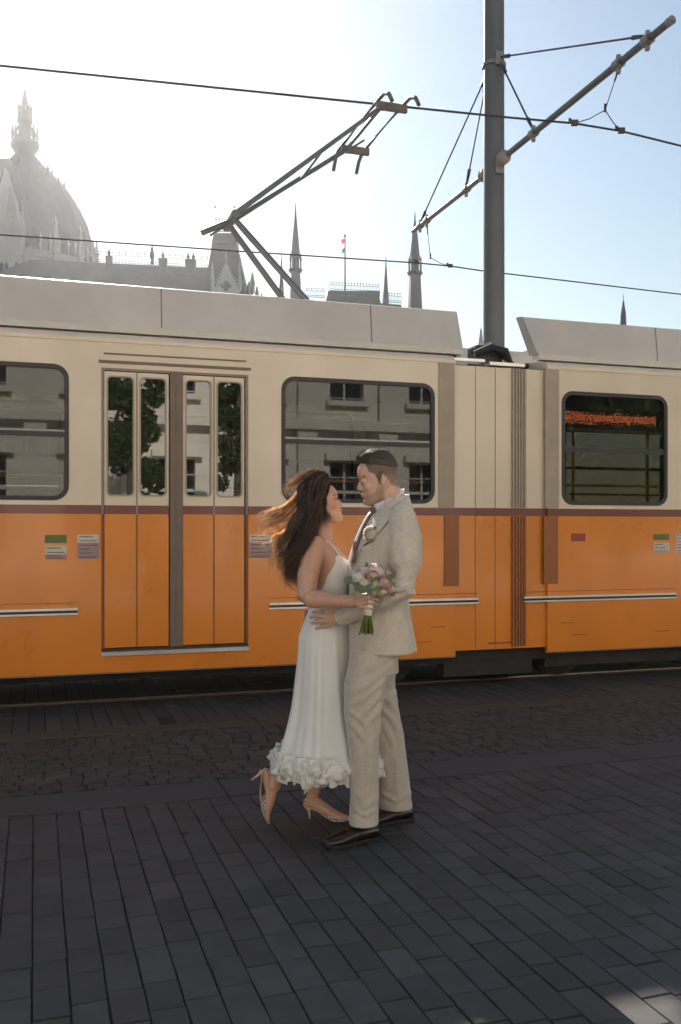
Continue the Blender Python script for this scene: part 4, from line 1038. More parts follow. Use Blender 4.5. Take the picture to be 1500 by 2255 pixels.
drape(BT_J, [(818,1133),(826,1124),(842,1111),(862,1124),(861,1139),(852,1152),(838,1170),(820,1186),(803,1200),(788,1222),(775,1246),(770,1244),(771,1236),(776,1222),(786,1197),(798,1170),(808,1150)], .0035, .0055, 4, 'lapel', M_suit, jk)
drape(BT_J, [(828,1122),(845,1108),(860,1098),(876,1087),(886,1089),(893,1096),(884,1104),(872,1113),(863,1123),(856,1120),(843,1111.5)], .008, .005, 4, 'collar', M_suit, jk)
drape(BT_J, [(863,1139.5),(864,1141),(851,1157),(838,1172),(820,1188),(803.5,1202),(802,1200.5),(819,1186),(837,1170),(850,1154)], .001, .0012, 4, 'lapel_edge_shade', mat('lapel_shade_paint', (.20,.15,.11), .9), jk)  # thin dark strip painted as shade along the lapel edge
m = MB()
def button(mb, bt, px, py, r):
    d = (at(px, py, 1)-CAMP).normalized(); h = bt.ray_cast(CAMP, d)
    if h[0] is None: return
    n_ = h[1] if h[1].dot(d) < 0 else -h[1]; n_ = (n_-d*.6).normalized(); mb.tube([h[0]-n_*.001, h[0]+n_*.0035, h[0]+n_*.0042], [r, r, r*.75], 14)
button(m, BT_J, 801, 1209, .0105)
for i in range(4): button(m, BT_S, 774+i*5.6, 1367-i*2.0, .0058)
m.build('button', M_btn, jk)
# shirt collar and cuffs, tie
m = MB(); c0, c1 = Q(855,1107,4.395), Q(857,1093,4.395)
m.rings([ell(c0, .077, .073, YAW, 36, 2, tilt=-.50), ell(c1, .073, .069, YAW, 36, 2, tilt=-.52), ell(c1, .069, .065, YAW, 36, 2, tilt=-.52), ell(c0, .073, .069, YAW, 36, 2, tilt=-.50)], caps=False)
sh = m.build('shirt', M_shirt, GR, smooth=True, auto=40)
cf = c0+F1*.072+Vector((0,0,-.036))
m = MB()
for s in (-1, 1):
    a = cf+L1*s*.012+Vector((0,0,.028)); m.rings([[a+F1*.004, a+L1*s*.048-F1*.026+Vector((0,0,.018)), a+L1*s*.046-F1*.016+Vector((0,0,-.010)), a+L1*s*.024+F1*.002+Vector((0,0,-.020))],
             [a+F1*.000, a+L1*s*.048-F1*.030+Vector((0,0,.018)), a+L1*s*.046-F1*.020+Vector((0,0,-.010)), a+L1*s*.024-F1*.002+Vector((0,0,-.020))]])
m.build('collar_point', M_shirt, sh)
m = MB(); pts = [Q(823,1124,4.37), Q(813,1136,4.365), Q(800,1158,4.358), Q(790,1182,4.352), Q(780,1212,4.348), Q(773,1240,4.345)]
rs = []
for p, w_, t_ in zip(pts, (.020,.024,.030,.035,.040,.042), (.012,.012,.009,.008,.007,.006)):
    rs.append([p+L1*w_*math.cos(a)+F1*t_*math.sin(a) for a in [2*math.pi*k/16 for k in range(16)]])
m.rings(rs); k_ = pts[0]; m.rings([[k_+Vector((0,0,dz))+L1*w_*math.cos(a)+F1*(t_*math.sin(a)+.004) for a in [2*math.pi*k/16 for k in range(16)]] for dz, w_, t_ in ((.014,.020,.012),(.004,.021,.016),(-.014,.014,.013))])
m.build('tie', M_tie, GR, smooth=True, auto=50)
m = MB(); rs = []
for (px, py), w_ in zip(((828,1120),(815,1140),(803,1163),(793,1188),(782,1216),(775,1242)), (.03,.05,.07,.07,.06,.05)):
    p = Q(px+3, py, 4.37)-F1*.004; rs.append([p+L1*w_*math.cos(a)+F1*.007*math.sin(a) for a in [2*math.pi*k/16 for k in range(16)]])
m.rings(rs); m.build('shirt_front', M_shirt, sh, smooth=True)
m = MB(); rs = []                                     # far lapel, standing up against the light
for (px, py), w_ in zip(((822,1124),(806,1140),(797,1149),(790,1163),(783,1184),(777,1210),(772,1240)), (.010,.022,.036,.032,.026,.018,.008)):
    p = Q(px+1, py, 4.44); rs.append([p+Vector((.45,.0,.1))*w_*math.cos(a)+Vector((-.10,.6,0))*w_*math.cos(a)+Vector((-.4,-.4,0))*.006*math.sin(a) for a in [2*math.pi*k/12 for k in range(12)]])
m.rings(rs); m.build('far_lapel', M_suit, jk, smooth=True)
m = MB(); cdir = (wrN-elN).normalized(); c = cuffN; m.tube([c-cdir*.02, c+cdir*.006], [(.033,.037)]*2, 20, ref=(0,0,1)); m.build('shirt_cuff', M_shirt, sh)
# ---- loafers
def loafer(heel, toe, nm):
    ax = (toe-heel); Ln = ax.length; ax.normalize(); sd = Vector((-ax.y, ax.x, 0))
    def sec(u, w_, zb_, zt_, n=18, pw=1.0):
        c = heel+ax*(u*Ln); out = []
        for k in range(n):
            t = 2*math.pi*k/n; z = (zt_+zb_)/2+(zt_-zb_)/2*math.sin(t); w2 = w_*abs(math.cos(t))**.75*(1 if math.sin(t) < 0 else (1-.22*math.sin(t)))
            out.append(c+sd*math.copysign(w2, math.cos(t))+Vector((0,0,z)))
        return out
    m = MB(); m.rings([sec(.015,.020,.022,.062),sec(.05,.030,.02,.078),(sec(.15,.034,.02,.084)),sec(.28,.034,.02,.080),sec(.40,.036,.019,.082),sec(.50,.040,.018,.080),sec(.62,.045,.017,.071),sec(.74,.047,.016,.063),sec(.85,.043,.016,.057),sec(.93,.034,.018,.050),sec(.98,.020,.020,.040)])
    V, Nn, F = fuse(m, .004, 3); s1 = mk(V, F).build('loafer', M_shoe, GR, smooth=True)
    m = MB()
    out = [(0,.0),(.0,.020),(.05,.034),(.15,.038),(.35,.036),(.5,.042),(.65,.050),(.78,.052),(.88,.047),(.95,.036),(1.0,.015),(1.005,0)]
    loop = [(u, w_) for u, w_ in out]+[(u, -w_) for u, w_ in out[::-1][1:-1]]
    def pl(z, k=1.0): return [heel+ax*((.5+(u-.5)*k)*Ln)+sd*w_*k+Vector((0,0,z+(.010*max(0,u-.85)/.15))) for u, w_ in loop]
    m.rings([pl(.008,.985), pl(.012), pl(.022), pl(.024,.975)]); m.rings([[p for p in pl(.0,.985)], pl(.012,.99)]) if False else None
    hp = [heel+ax*(u*Ln)+sd*w_ for u, w_ in [(0,.0),(.0,.02),(.05,.034),(.15,.037),(.27,.036),(.27,-.036),(.15,-.037),(.05,-.034),(0,-.02)]]
    m.rings([[p+Vector((0,0,.000)) for p in hp],[p+Vector((0,0,.0115)) for p in hp]])
    fp = [heel+ax*(u*Ln)+sd*w_ for u, w_ in [(.48,.040),(.65,.048),(.78,.050),(.88,.045),(.94,.034),(.94,-.034),(.88,-.045),(.78,-.050),(.65,-.048),(.48,-.040)]]
    m.rings([[p+Vector((0,0,.000)) for p in fp],[p+Vector((0,0,.0115)) for p in fp]])
    m.build('sole', M_sole, s1)
    m = MB(); bt_ = bvh(V, F)
    for u0 in (.60,):
        pts = []
        for k in range(9):
            w_ = -.05+.1*k/8; o = heel+ax*(u0*Ln)+sd*w_+Vector((0,0,.2)); h = bt_.ray_cast(o, Vector((0,0,-1)))
            if h[0] is not None: pts.append(h[0]+Vector((0,0,.001)))
        if len(pts) > 2: m.tube(pts, [(.012,.0022)]*len(pts), 10, ref=ax)
    pts = []
    for k in range(17):
        a = math.pi*k/16-math.pi/2; u = .70+.19*math.cos(a); w_ = .030*math.sin(a); o = heel+ax*(u*Ln)+sd*w_+Vector((0,0,.2)); h = bt_.ray_cast(o, Vector((0,0,-1)))
        if h[0] is not None: pts.append(h[0]+Vector((0,0,.0005)))
    m.tube(pts, .0018, 6); m.build('strap', M_shoe, s1)
hn, tn = Vector(((834-CX)/FPX*4.315, 4.315, 0)), Vector(((711-CX)/FPX*4.17, 4.17, 0))
loafer(hn, tn, 'n'); hf = Vector(((909-CX)/FPX*4.60, 4.60, 0)); loafer(hf, hf+(tn-hn).normalized()*.285+Vector((0,.02,0)), 'f')
# ================================================================= bride
YB = 4.55
bpos = Vector(((715-CX)/FPX*YB, YB, 0))
BR = thing('person', 'woman in a white slip dress with long windblown dark hair looking up at the man', 'person', bpos)
HM2 = headM(1, R(3), R(-13.5), Q(758.5,1107.5,4.53), .93)
m = MB(); head_mesh(m, HM2, fem=True)
nb = Q(705,1190,4.53)
m.tube([HM2 @ Vector((-.028,0,.075)), HM2 @ Vector((-.030,0,.020)), Q(711,1166,4.53), nb, Q(704,1212,4.54)], [(.050,.052),(.0485,.049),(.048,.049),(.058,.060),(.09,.08)], 22, ref=(0,1,0))
TB = [(1188,704,.045,.10),(1198,706,.062,.135),(1212,712,.080,.150),(1230,720,.092,.145),(1248,727,.098,.138),(1264,727,.098,.133),(1285,724,.088,.126),(1315,722,.080,.118),(1340,722,.082,.116),(1370,720,.098,.135),(1400,718,.112,.155),(1440,720,.110,.15)]
m.rings([ell(Q(cx_, py, YB), a, b, R(180+8), 32, 2.1) for py, cx_, a, b in TB])
shR = Q(694,1208,4.415); elR = Q(672,1316,4.30); wrR = Q(779,1325,4.165)
m.tube([Q(706,1200,4.50), Q(697,1202,4.435), Q(688,1225,4.40), shR.lerp(elR,.55)+Vector((-.008,0,0)), elR+Vector((.004,0,.004)), elR.lerp(wrR,.12)+Vector((0,0,-.004)), elR.lerp(wrR,.4)+Vector((0,0,-.002)), elR.lerp(wrR,.75), wrR],
        [(.050,.048),(.056,.054),(.056,.054),(.052,.051),(.043,.044),(.044,.044),(.041,.040),(.031,.030),(.0225,.027)], 22, ref=(0,1,0), round_=True)
shL = Q(715,1208,4.675); elL = Q(790,1270,4.74); wrL = Q(842,1200,4.62)
m.tube([Q(706,1202,4.60), shL, shL.lerp(elL,.5), elL, elL.lerp(wrL,.5), wrL], [.045,.046,.040,.035,.030,.022], 16, round_=True)
# legs: lifted near leg, standing far leg
m.tube([Q(712,1430,4.47), Q(700,1560,4.49), Q(676,1640,4.50), Q(640,1690,4.525), Q(611,1714,4.545), Q(600,1735,4.548)], [.080,.056,.048,.044,.034,.036], 18, ref=(0,1,0))
ft = [(586,1700,.020,.018),(590,1708,.030,.026),(596,1722,.036,.030),(598,1742,.031,.031),(594,1762,.027,.034),(589,1782,.022,.036),(588,1798,.014,.028),(590,1808,.007,.012)]
m.tube([Q(px,py,4.548) for px,py,_,_ in ft], [(b,a) for _,_,a,b in ft], 16, ref=(0,1,0), round_=True)
m.tube([Q(725,1430,4.62), Q(722,1570,4.60), Q(708,1680,4.62), Q(697,1725,4.625), Q(690,1750,4.625), Q(684,1765,4.622)], [.080,.060,.044,.035,.030,.030], 18, ref=(0,1,0))
ft = [(678,1767,4.625,.024,.022),(686,1768,4.622,.030,.026),(700,1772,4.61,.034,.027),(716,1782,4.60,.028,.031),(732,1791,4.588,.021,.035),(748,1797,4.578,.015,.033),(760,1799,4.57,.009,.02)]
m.tube([Q(px,py,Y) for px,py,Y,_,_ in ft], [(b,a) for _,_,_,a,b in ft], 16, ref=(0,1,0), round_=True)
# right hand round the bouquet handle
KN = [Q(801,1311.5,4.112), Q(803,1320,4.108), Q(802,1329,4.108), Q(797,1337.5,4.112)]
FG = [[Q(813,1308.5,4.092), Q(826,1308.5,4.089), Q(839,1313,4.102)],
      [Q(815,1318.5,4.086), Q(825,1318.5,4.085), Q(835,1322.5,4.100)],
      [Q(812,1328.5,4.086), Q(821,1328,4.085), Q(830,1331.5,4.100)],
      [Q(806,1339,4.092), Q(814,1339.5,4.088), Q(823,1341.5,4.100)]]
hand(m, Q(784,1325,4.155), KN, FG, [Q(788,1314,4.150), Q(797,1305,4.148), Q(807,1300,4.152), Q(816,1298,4.156)], rp=.0118, rf=.0076)
KN = [wrL+Vector((.05,-.02,dz)) for dz in (.03,.012,-.006,-.022)]
hand(m, wrL, KN, [[K+Vector((.03,-.005,0)), K+Vector((.05,-.02,0)), K+Vector((.06,-.035,0))] for K in KN], [wrL+Vector((.01,0,.02)), wrL+Vector((.03,-.02,.04)), wrL+Vector((.05,-.03,.05))], rp=.011, rf=.0075)
V, Nn, F = fuse(m, .0032, 2)
V = head_pre(V, F, HM2.inverted(), 14)
V, L = head_sculpt(V, Nn, HM2.inverted(), .93)
# soft shape: collarbone, shoulder blade, elbow
BT_B = bvh(V, F)
x, y, z = L[:,0], L[:,1], L[:,2]
lips = sstep(-((np.abs(y)/.021)**2+((z-.0575)/.0095)**2), -1.2, -.7)*(x > .078)
cheek = np.exp(-(((x-.068)/.02)**2+((np.abs(y)-.045)/.02)**2+((z-.088)/.018)**2))
lid = np.exp(-(((np.abs(y)-.031)/.016)**2+((z-.122)/.007)**2))*(x > .06)
T = np.ones((len(V), 4))
for i, (l_, c_, e_) in enumerate(((.85,1.05,.72),(.48,.84,.60),(.48,.84,.56))): T[:, i] = (1-lips*(1-l_))*(1-cheek*(1-c_))*(1-lid*(1-e_))
body2 = mk(V, F).build('body', M_skin2, BR, smooth=True, tint=T)
m = MB()
for s in (-1, 1):
    pts = []
    for u in (0,.25,.5,.75,1):
        p = HM2 @ Vector((lerp(.090,.074,u), s*lerp(.019,.045,u), .1175-.002*math.sin(u*3.14))); h = BT_B.find_nearest(p); pts.append(h[0]+h[1]*.0008)
    m.tube(pts, [.0010,.0017,.0020,.0020,.0012], 6)
    for k in range(9):
        a = pts[2].lerp(pts[4], k/8); d = (HM2.to_3x3() @ Vector((.7, s*.3, .45))).normalized()*.009; s_ = (HM2.to_3x3() @ Vector((0,1,0))).normalized()*.0007; m._a([a-s_, a+s_, a+d], [(0,1,2)])
m.build('eyelashes', M_dark, body2)
m = MB()
for s in (-1, 1):
    for k in range(40):
        u = k/39; p = HM2 @ Vector((lerp(.0925,.070,u), s*lerp(.011,.048,u), .1365+.0045*math.sin(u*2.4)+rh.gauss(0,.0008))); h = BT_B.find_nearest(p); p = h[0]+h[1]*.0004
        t = (HM2.to_3x3() @ Vector((-.4, s*1.0, .05))); t = (t-h[1]*t.dot(h[1])).normalized()*.007; s_ = (HM2.to_3x3() @ Vector((0,0,1))).normalized()*.0010; m._a([p-s_, p+s_, p+t+h[1]*.0010+s_*.2], [(0,1,2)])
m.build('eyebrow', M_hair1, body2)
m = MB(); pts = []
for u in (-.6,-.3,0,.3,.6): p = HM2 @ Vector((.094-.010*u*u, u*.022, .0575)); h = BT_B.find_nearest(p); pts.append(h[0]+h[1]*.0003)
m.tube(pts, [(.0008,.0014),(.001,.0016),(.001,.0018),(.001,.0016),(.0008,.0014)], 8); m.build('teeth', M_teeth, body2)
m = MB(); e = HM2 @ Vector((.000,-.078,.066)); m.ball(e, .0052, 10, 8); m.cyl(e+Vector((0,0,.004)), e+Vector((0,0,.014)), .0012, seg=6); m.build('earring', M_pearl, BR)
m = MB(); c = FG[2][0].lerp(KN[2], 0); c = Q(809,1328.5,4.092); ax = Vector((1,.0,.02)).normalized()
ring = [c+Vector((0, math.cos(t)*.0088, math.sin(t)*.0088)) for t in [2*math.pi*k/18 for k in range(19)]]; m.tube(ring, .0013, 6, ref=(1,0,0)); m.ball(c+Vector((0,-.0098,.002)), .0028, 8, 6); m.build('ring', M_gold, BR)
# necklace
m = MB(); pts = []
for k in range(25):
    t = 2*math.pi*k/24; o = Q(708,1197,4.535)+Vector((.074*math.cos(t), .070*math.sin(t), -.022*math.cos(t))); h = BT_B.find_nearest(o); pts.append(h[0]+h[1]*.0012)
m.tube(pts, .0011, 6); m.build('necklace', M_gold, BR)
# ---- dress
DR = [(1240,704,770,.134,0),(1262,696,772,.140,0),(1285,692,770,.134,0),(1312,686,769,.126,.0),(1340,681,770,.124,.1),(1370,668,773,.142,.25),(1400,657,776,.162,.4),(1430,655,779,.174,.5),(1465,652,783,.183,.6),(1500,648,787,.192,.7),(1530,645,791,.20,.8),(1560,641,795,.208,.85),
      (1595,633,806,.225,.95),(1630,623,820,.245,1),(1655,615,829,.258,1),(1676,611,834,.266,1)]
seg = 160; rs = []; rf = random.Random(8)
ph = [rf.uniform(0, 6.28) for _ in range(8)]
def fold(t, k):
    s_ = 0
    for n_, a_, p_ in ((5,.35,ph[0]),(9,.32,ph[1]),(14,.20,ph[2]),(23,.10,ph[3])): s_ += a_*math.sin(n_*t+p_+.7*math.sin(2*t+ph[4]))
    return s_
Z0 = None
dr_ = []
rows = []
for i in range(len(DR)-1):
    n = 4
    for k in range(n): rows.append(tuple(lerp(DR[i][j], DR[i+1][j], k/n) for j in range(5)))
rows.append(DR[-1])
for py, xl, xr, ry, fk in rows:
    c = Q((xl+xr)/2, py, YB); a = (xr-xl)/2*YB/FPX; ring = []
    for k in range(seg):
        t = 2*math.pi*k/seg; r = 1+fold(t, fk)*.12*fk+.012*math.sin(3*t+c.z*9)
        ring.append(c+Vector((a*r*math.cos(t), ry*r*math.sin(t), 0)))
    rs.append(ring)
# neckline: camisole V dipping between the straps, low at the side and back
top = []
c = Q(737,1240,YB)
for k in range(seg):
    t = 2*math.pi*k/seg; ca, sa = math.cos(t), math.sin(t)      # ca=+1 front (towards the man), sa=-1 side towards the camera
    side = abs(sa)
    base = rs[0][k].copy()
    ang = math.degrees(math.atan2(abs(sa), ca))                  # 0 front ... 90 side ... 180 back
    up = np.interp(ang, [0,20,50,72,84,100,125,150,180], [-.004,.004,.026,.044,.036,-.004,-.045,-.080,-.095])
    top.append((base, float(up)))
nr = len(rs)
for i in range(0, 9):
    f = 1-i/9
    for k in range(seg):
        rs[i][k].z += top[k][1]*f**1.6 if top[k][1] > 0 else top[k][1]*f
for i in range(12):
    for k in range(seg):
        t = 2*math.pi*k/seg; g = math.exp(-((rs[i][k].z-(EYE+(HOR-1256)/FPX*YB))/.032)**2)
        b_ = math.exp(-((math.cos(t)-.80)/.30)**2)*math.exp(-((abs(math.sin(t))-.55)/.35)**2)
        o = Vector((math.cos(t), math.sin(t)*1.0, 0)); rs[i][k] += o*.020*g*b_
m = MB(); m.rings(rs, caps=False); ir = [[p-Vector((p.x-c.x, p.y-c.y, 0)).normalized()*.003 for p in r] for r in rs]
m.rings([r[::-1] for r in ir], caps=False)
dress = m.build('dress', M_dress, BR, smooth=True)
m = MB()
def sidept(px, py, far=False):
    p = Q(px, py, 4.43 if not far else 4.68); h = BT_B.find_nearest(p); return h[0]+h[1]*.0022
def topat(ang, sgn):
    k = int(round(seg*((math.radians(ang)*sgn) % (2*math.pi))/(2*math.pi))) % seg; return rs[0][k]
for s in (-1, 1):
    a = topat(73, s); over = Q(712,1196,4.455 if s < 0 else 4.64); h = BT_B.find_nearest(over); o = h[0]+h[1]*.002; b = topat(135, s)
    P_ = [a]
    for u in (.2,.4,.6,.8):
        q = a.lerp(o, u)+Vector((.01,0,.01)); h = BT_B.find_nearest(q); P_.append(h[0]+h[1]*.002)
    P_.append(o)
    for u in (.25,.5,.75):
        q = o.lerp(b, u)+Vector((-.015,0,.0)); h = BT_B.find_nearest(q); P_.append(h[0]+h[1]*.002)
    P_.append(b); m.tube(P_, [(.0022,.0032)]*len(P_), 8)
m.build('strap', M_dress, dress)
# ruffled hem: tall crushed frills
def frill(z_off, h_, amp, out, n_f, seed, name='ruffle', puff=.02):
    rr_ = random.Random(seed); m = MB(); N_ = 620; cols = 9
    c = Q(722.5, 1666, YB); a0, b0 = (834-611)/2*YB/FPX, .266
    ks = []
    ang = [rr_.uniform(.75,1.3) for _ in range(n_f)]; tot = sum(ang); acc = [0]
    for q in ang: acc.append(acc[-1]+q/tot)
    amps = [rr_.uniform(.6,1.35)*amp for _ in range(n_f)]; tl = [rr_.uniform(-.022,.022) for _ in range(n_f)]; skew = [rr_.uniform(-.5,.5) for _ in range(n_f)]
    for i in range(N_):
        u = i/N_; j = max(q for q in range(n_f) if acc[q] <= u+1e-9); fu = (u-acc[j])/(acc[j+1]-acc[j])
        w_ = math.sin(2*math.pi*fu); tri = (2/math.pi)*math.asin(max(-1, min(1, w_)))
        for k in range(cols):
            v = k/(cols-1)
            t = 2*math.pi*u+.06*amps[j]/amp*math.sin(2*math.pi*fu*2)*v*1.0+skew[j]*.05*(v-.5)
            bell = math.sin(math.pi*min(1,v*.95+.03))
            prof_ = (abs(v-.42)*2)**.8
            r = 1+(out*(.35+.65*v)+puff*bell)/.26+amps[j]*tri*(.25+.75*prof_)/.26
            z = c.z+z_off-h_*v+tl[j]*(v*.7+.3*(1-v))*abs(tri)+.010*math.sin(2*math.pi*fu*1.5+j)*v
            m.v.append(Vector((c.x+a0*r*math.cos(t), c.y+b0*r*math.sin(t), z)))
    for i in range(N_):
        for k in range(cols-1):
            a = i*cols+k; b = ((i+1) % N_)*cols+k; m.f.append((a, a+1, b+1, b)); m.mi.append(0)
    return m.build(name, M_ruff, dress, smooth=True)
zr = 0
frill(.050, .110, .020, .004, 20, 1); frill(.012, .080, .026, .010, 17, 2, puff=.012)
def petals(n, seed, zlo, zhi, out, sz):
    rr_ = random.Random(seed); m = MB(); c = Q(722.5, 1666, YB); a0, b0 = (834-611)/2*YB/FPX, .266
    for i in range(n):
        t = 2*math.pi*(i+rr_.uniform(-.3,.3))/n; o = Vector((math.cos(t), math.sin(t), 0)); tg = Vector((-o.y, o.x, 0))
        base = c+Vector((a0*o.x, b0*o.y, rr_.uniform(zlo, zhi)))+o*out
        tw = rr_.uniform(-1.1, 1.1); ax = (tg*math.cos(tw)+Vector((0,0,1))*math.sin(tw)).normalized(); dn = o.cross(ax); dn = dn if dn.z < 0 else -dn
        w_ = sz*rr_.uniform(.7,1.25); h_ = sz*rr_.uniform(.6,1.0); fo = rr_.uniform(.45,1.0)*w_; sh = rr_.uniform(-.5,.5)
        g_ = []
        for a in range(5):
            v = a/4
            for b in range(11):
                x_ = b/5-1; q_ = base+ax*(x_*w_*.62*(1-.25*v))+dn*(v*h_*(1+sh*x_))+o*(.75*fo*(math.cos(x_*2.6)*.5+.5*(1-abs(x_)))*(.35+.65*math.sin(math.pi*(.15+.7*v)))+.012*math.sin(5*v+i+2.5*x_)); g_.append(q_)
        m._a(g_, [(a*11+b, a*11+b+1, (a+1)*11+b+1, (a+1)*11+b) for a in range(4) for b in range(10)])
    return m.build('ruffle', M_ruff, dress, smooth=True)
petals(36, 3, .015, .045, .0, .068); petals(32, 4, -.025, .005, .002, .070); petals(24, 6, -.035, .025, -.004, .076)
# ---- slingback heels
M_glit = mat('beaded_shoe', (.58,.52,.46), .35, var=.1, bump=.9, bs=260, coat=.3, bdist=.002)
n = M_glit.node_tree; vo = n.nodes.new('ShaderNodeTexVoronoi'); vo.inputs['Scale'].default_value = 210; tc = n.nodes.new('ShaderNodeTexCoord'); n.links.new(tc.outputs['Object'], vo.inputs['Vector'])
mr = n.nodes.new('ShaderNodeMapRange'); mr.inputs[1].default_value = .15; mr.inputs[2].default_value = .55; mr.inputs[3].default_value = 1.7; mr.inputs[4].default_value = .25; n.links.new(vo.outputs['Distance'], mr.inputs[0])
b = n.nodes['Principled BSDF']; src = b.inputs['Base Color'].links[0].from_socket; mu = n.nodes.new('ShaderNodeVectorMath'); mu.operation = 'SCALE'; n.links.new(src, mu.inputs[0]); n.links.new(mr.outputs[0], mu.inputs['Scale']); n.links.new(mu.outputs[0], b.inputs['Base Color'])
def heel_shoe(P, heelp, tip, toe, sole_pts, strap_pts, toebox):
    m = MB(); m.tube([Q(*p[:3]) for p in toebox], [(p[4], p[3]) for p in toebox], 20, ref=P); V, Nn, F = fuse(m, .003, 2); s = mk(V, F).build('heeled_shoe', M_glit, BR, smooth=True)
    m = MB(); m.tube([Q(*p[:3]) for p in sole_pts], [(p[4], p[3]) for p in sole_pts], 12, ref=P); m.build('insole', M_nude, s, smooth=True)
    m = MB(); m.tube([Q(*p[:3]) for p in heelp], [p[3] for p in heelp], 12); m.build('heel', M_nude, s, smooth=True)
    m = MB(); m.tube([Q(*p) for p in strap_pts], [(.0022,.0035)]*len(strap_pts), 8); m.build('sling_strap', M_nude, s)
heel_shoe((0,1,0), [(577,1697,4.548,.009),(571,1705,4.548,.0065),(562,1712,4.55,.0048),(553,1718,4.55,.0042)], None, None,
    [(583,1692,4.548,.004,.014),(578,1700,4.548,.0045,.024),(577,1716,4.548,.004,.022),(574,1736,4.548,.004,.022),(574,1756,4.548,.004,.030),(578,1780,4.548,.0045,.034),(586,1803,4.548,.004,.02),(591,1815,4.548,.002,.006)],
    [(590,1752,4.512),(590,1735,4.514),(590,1715,4.516),(588,1702,4.520),(583,1696,4.535),(581,1696,4.56),(588,1702,4.578),(590,1715,4.580),(590,1735,4.58),(590,1752,4.58)],
    [(579,1754,4.548,.010,.030),(585,1768,4.548,.026,.038),(586,1782,4.548,.024,.036),(588,1796,4.548,.018,.027),(591,1807,4.548,.011,.015),(593,1816,4.548,.004,.005)])
heel_shoe((0,1,0), [(677,1779,4.628,.010),(681,1787,4.628,.0065),(682,1797,4.628,.005),(682,1806.5,4.628,.0045)], None, None,
    [(668,1772,4.63,.004,.012),(675,1778,4.63,.0045,.024),(690,1780,4.622,.0045,.024),(706,1788,4.61,.0045,.022),(722,1799,4.595,.0045,.030),(740,1806,4.58,.0045,.034),(758,1806.5,4.57,.004,.02),(770,1804,4.56,.002,.006)],
    [(722,1786,4.555),(704,1777,4.578),(688,1768,4.59),(674,1761,4.602),(667,1762,4.625),(672,1763,4.645),(686,1768,4.655),(704,1777,4.645),(722,1786,4.63)],
    [(720,1793,4.597,.012,.034),(732,1796,4.588,.0255,.038),(744,1799,4.580,.022,.034),(756,1801.5,4.572,.016,.026),(764,1803,4.566,.010,.014),(771,1803.5,4.561,.004,.005)])
# ---- hair
M_hair2 = mat('bride_hair', (.105,.064,.042), .33, var=.45, vs=60, spec=.9, tint=True, trans=.55, stretch=(1,1,.2))
m = MB(); rs_ = []
for z0, xf, xb, w_ in HP:
    if z0 < .06: continue
    g_ = .013+.012*max(0, (z0-.15)/.08); c_, a_ = (xf+xb)/2, (xf-xb)/2
    rs_.append([HM2 @ Vector((c_-.006+(a_+g_*.8)*math.cos(t), (w_+g_)*math.sin(t), z0+g_*.6*(z0 > .15))) for t in [2*math.pi*k/40 for k in range(40)]])
m.rings(rs_); V, Nn, F = fuse(m, .0045, 3); Mi = HM2.inverted(); L = V @ np.array(Mi.to_3x3()).T+np.array(Mi.translation)
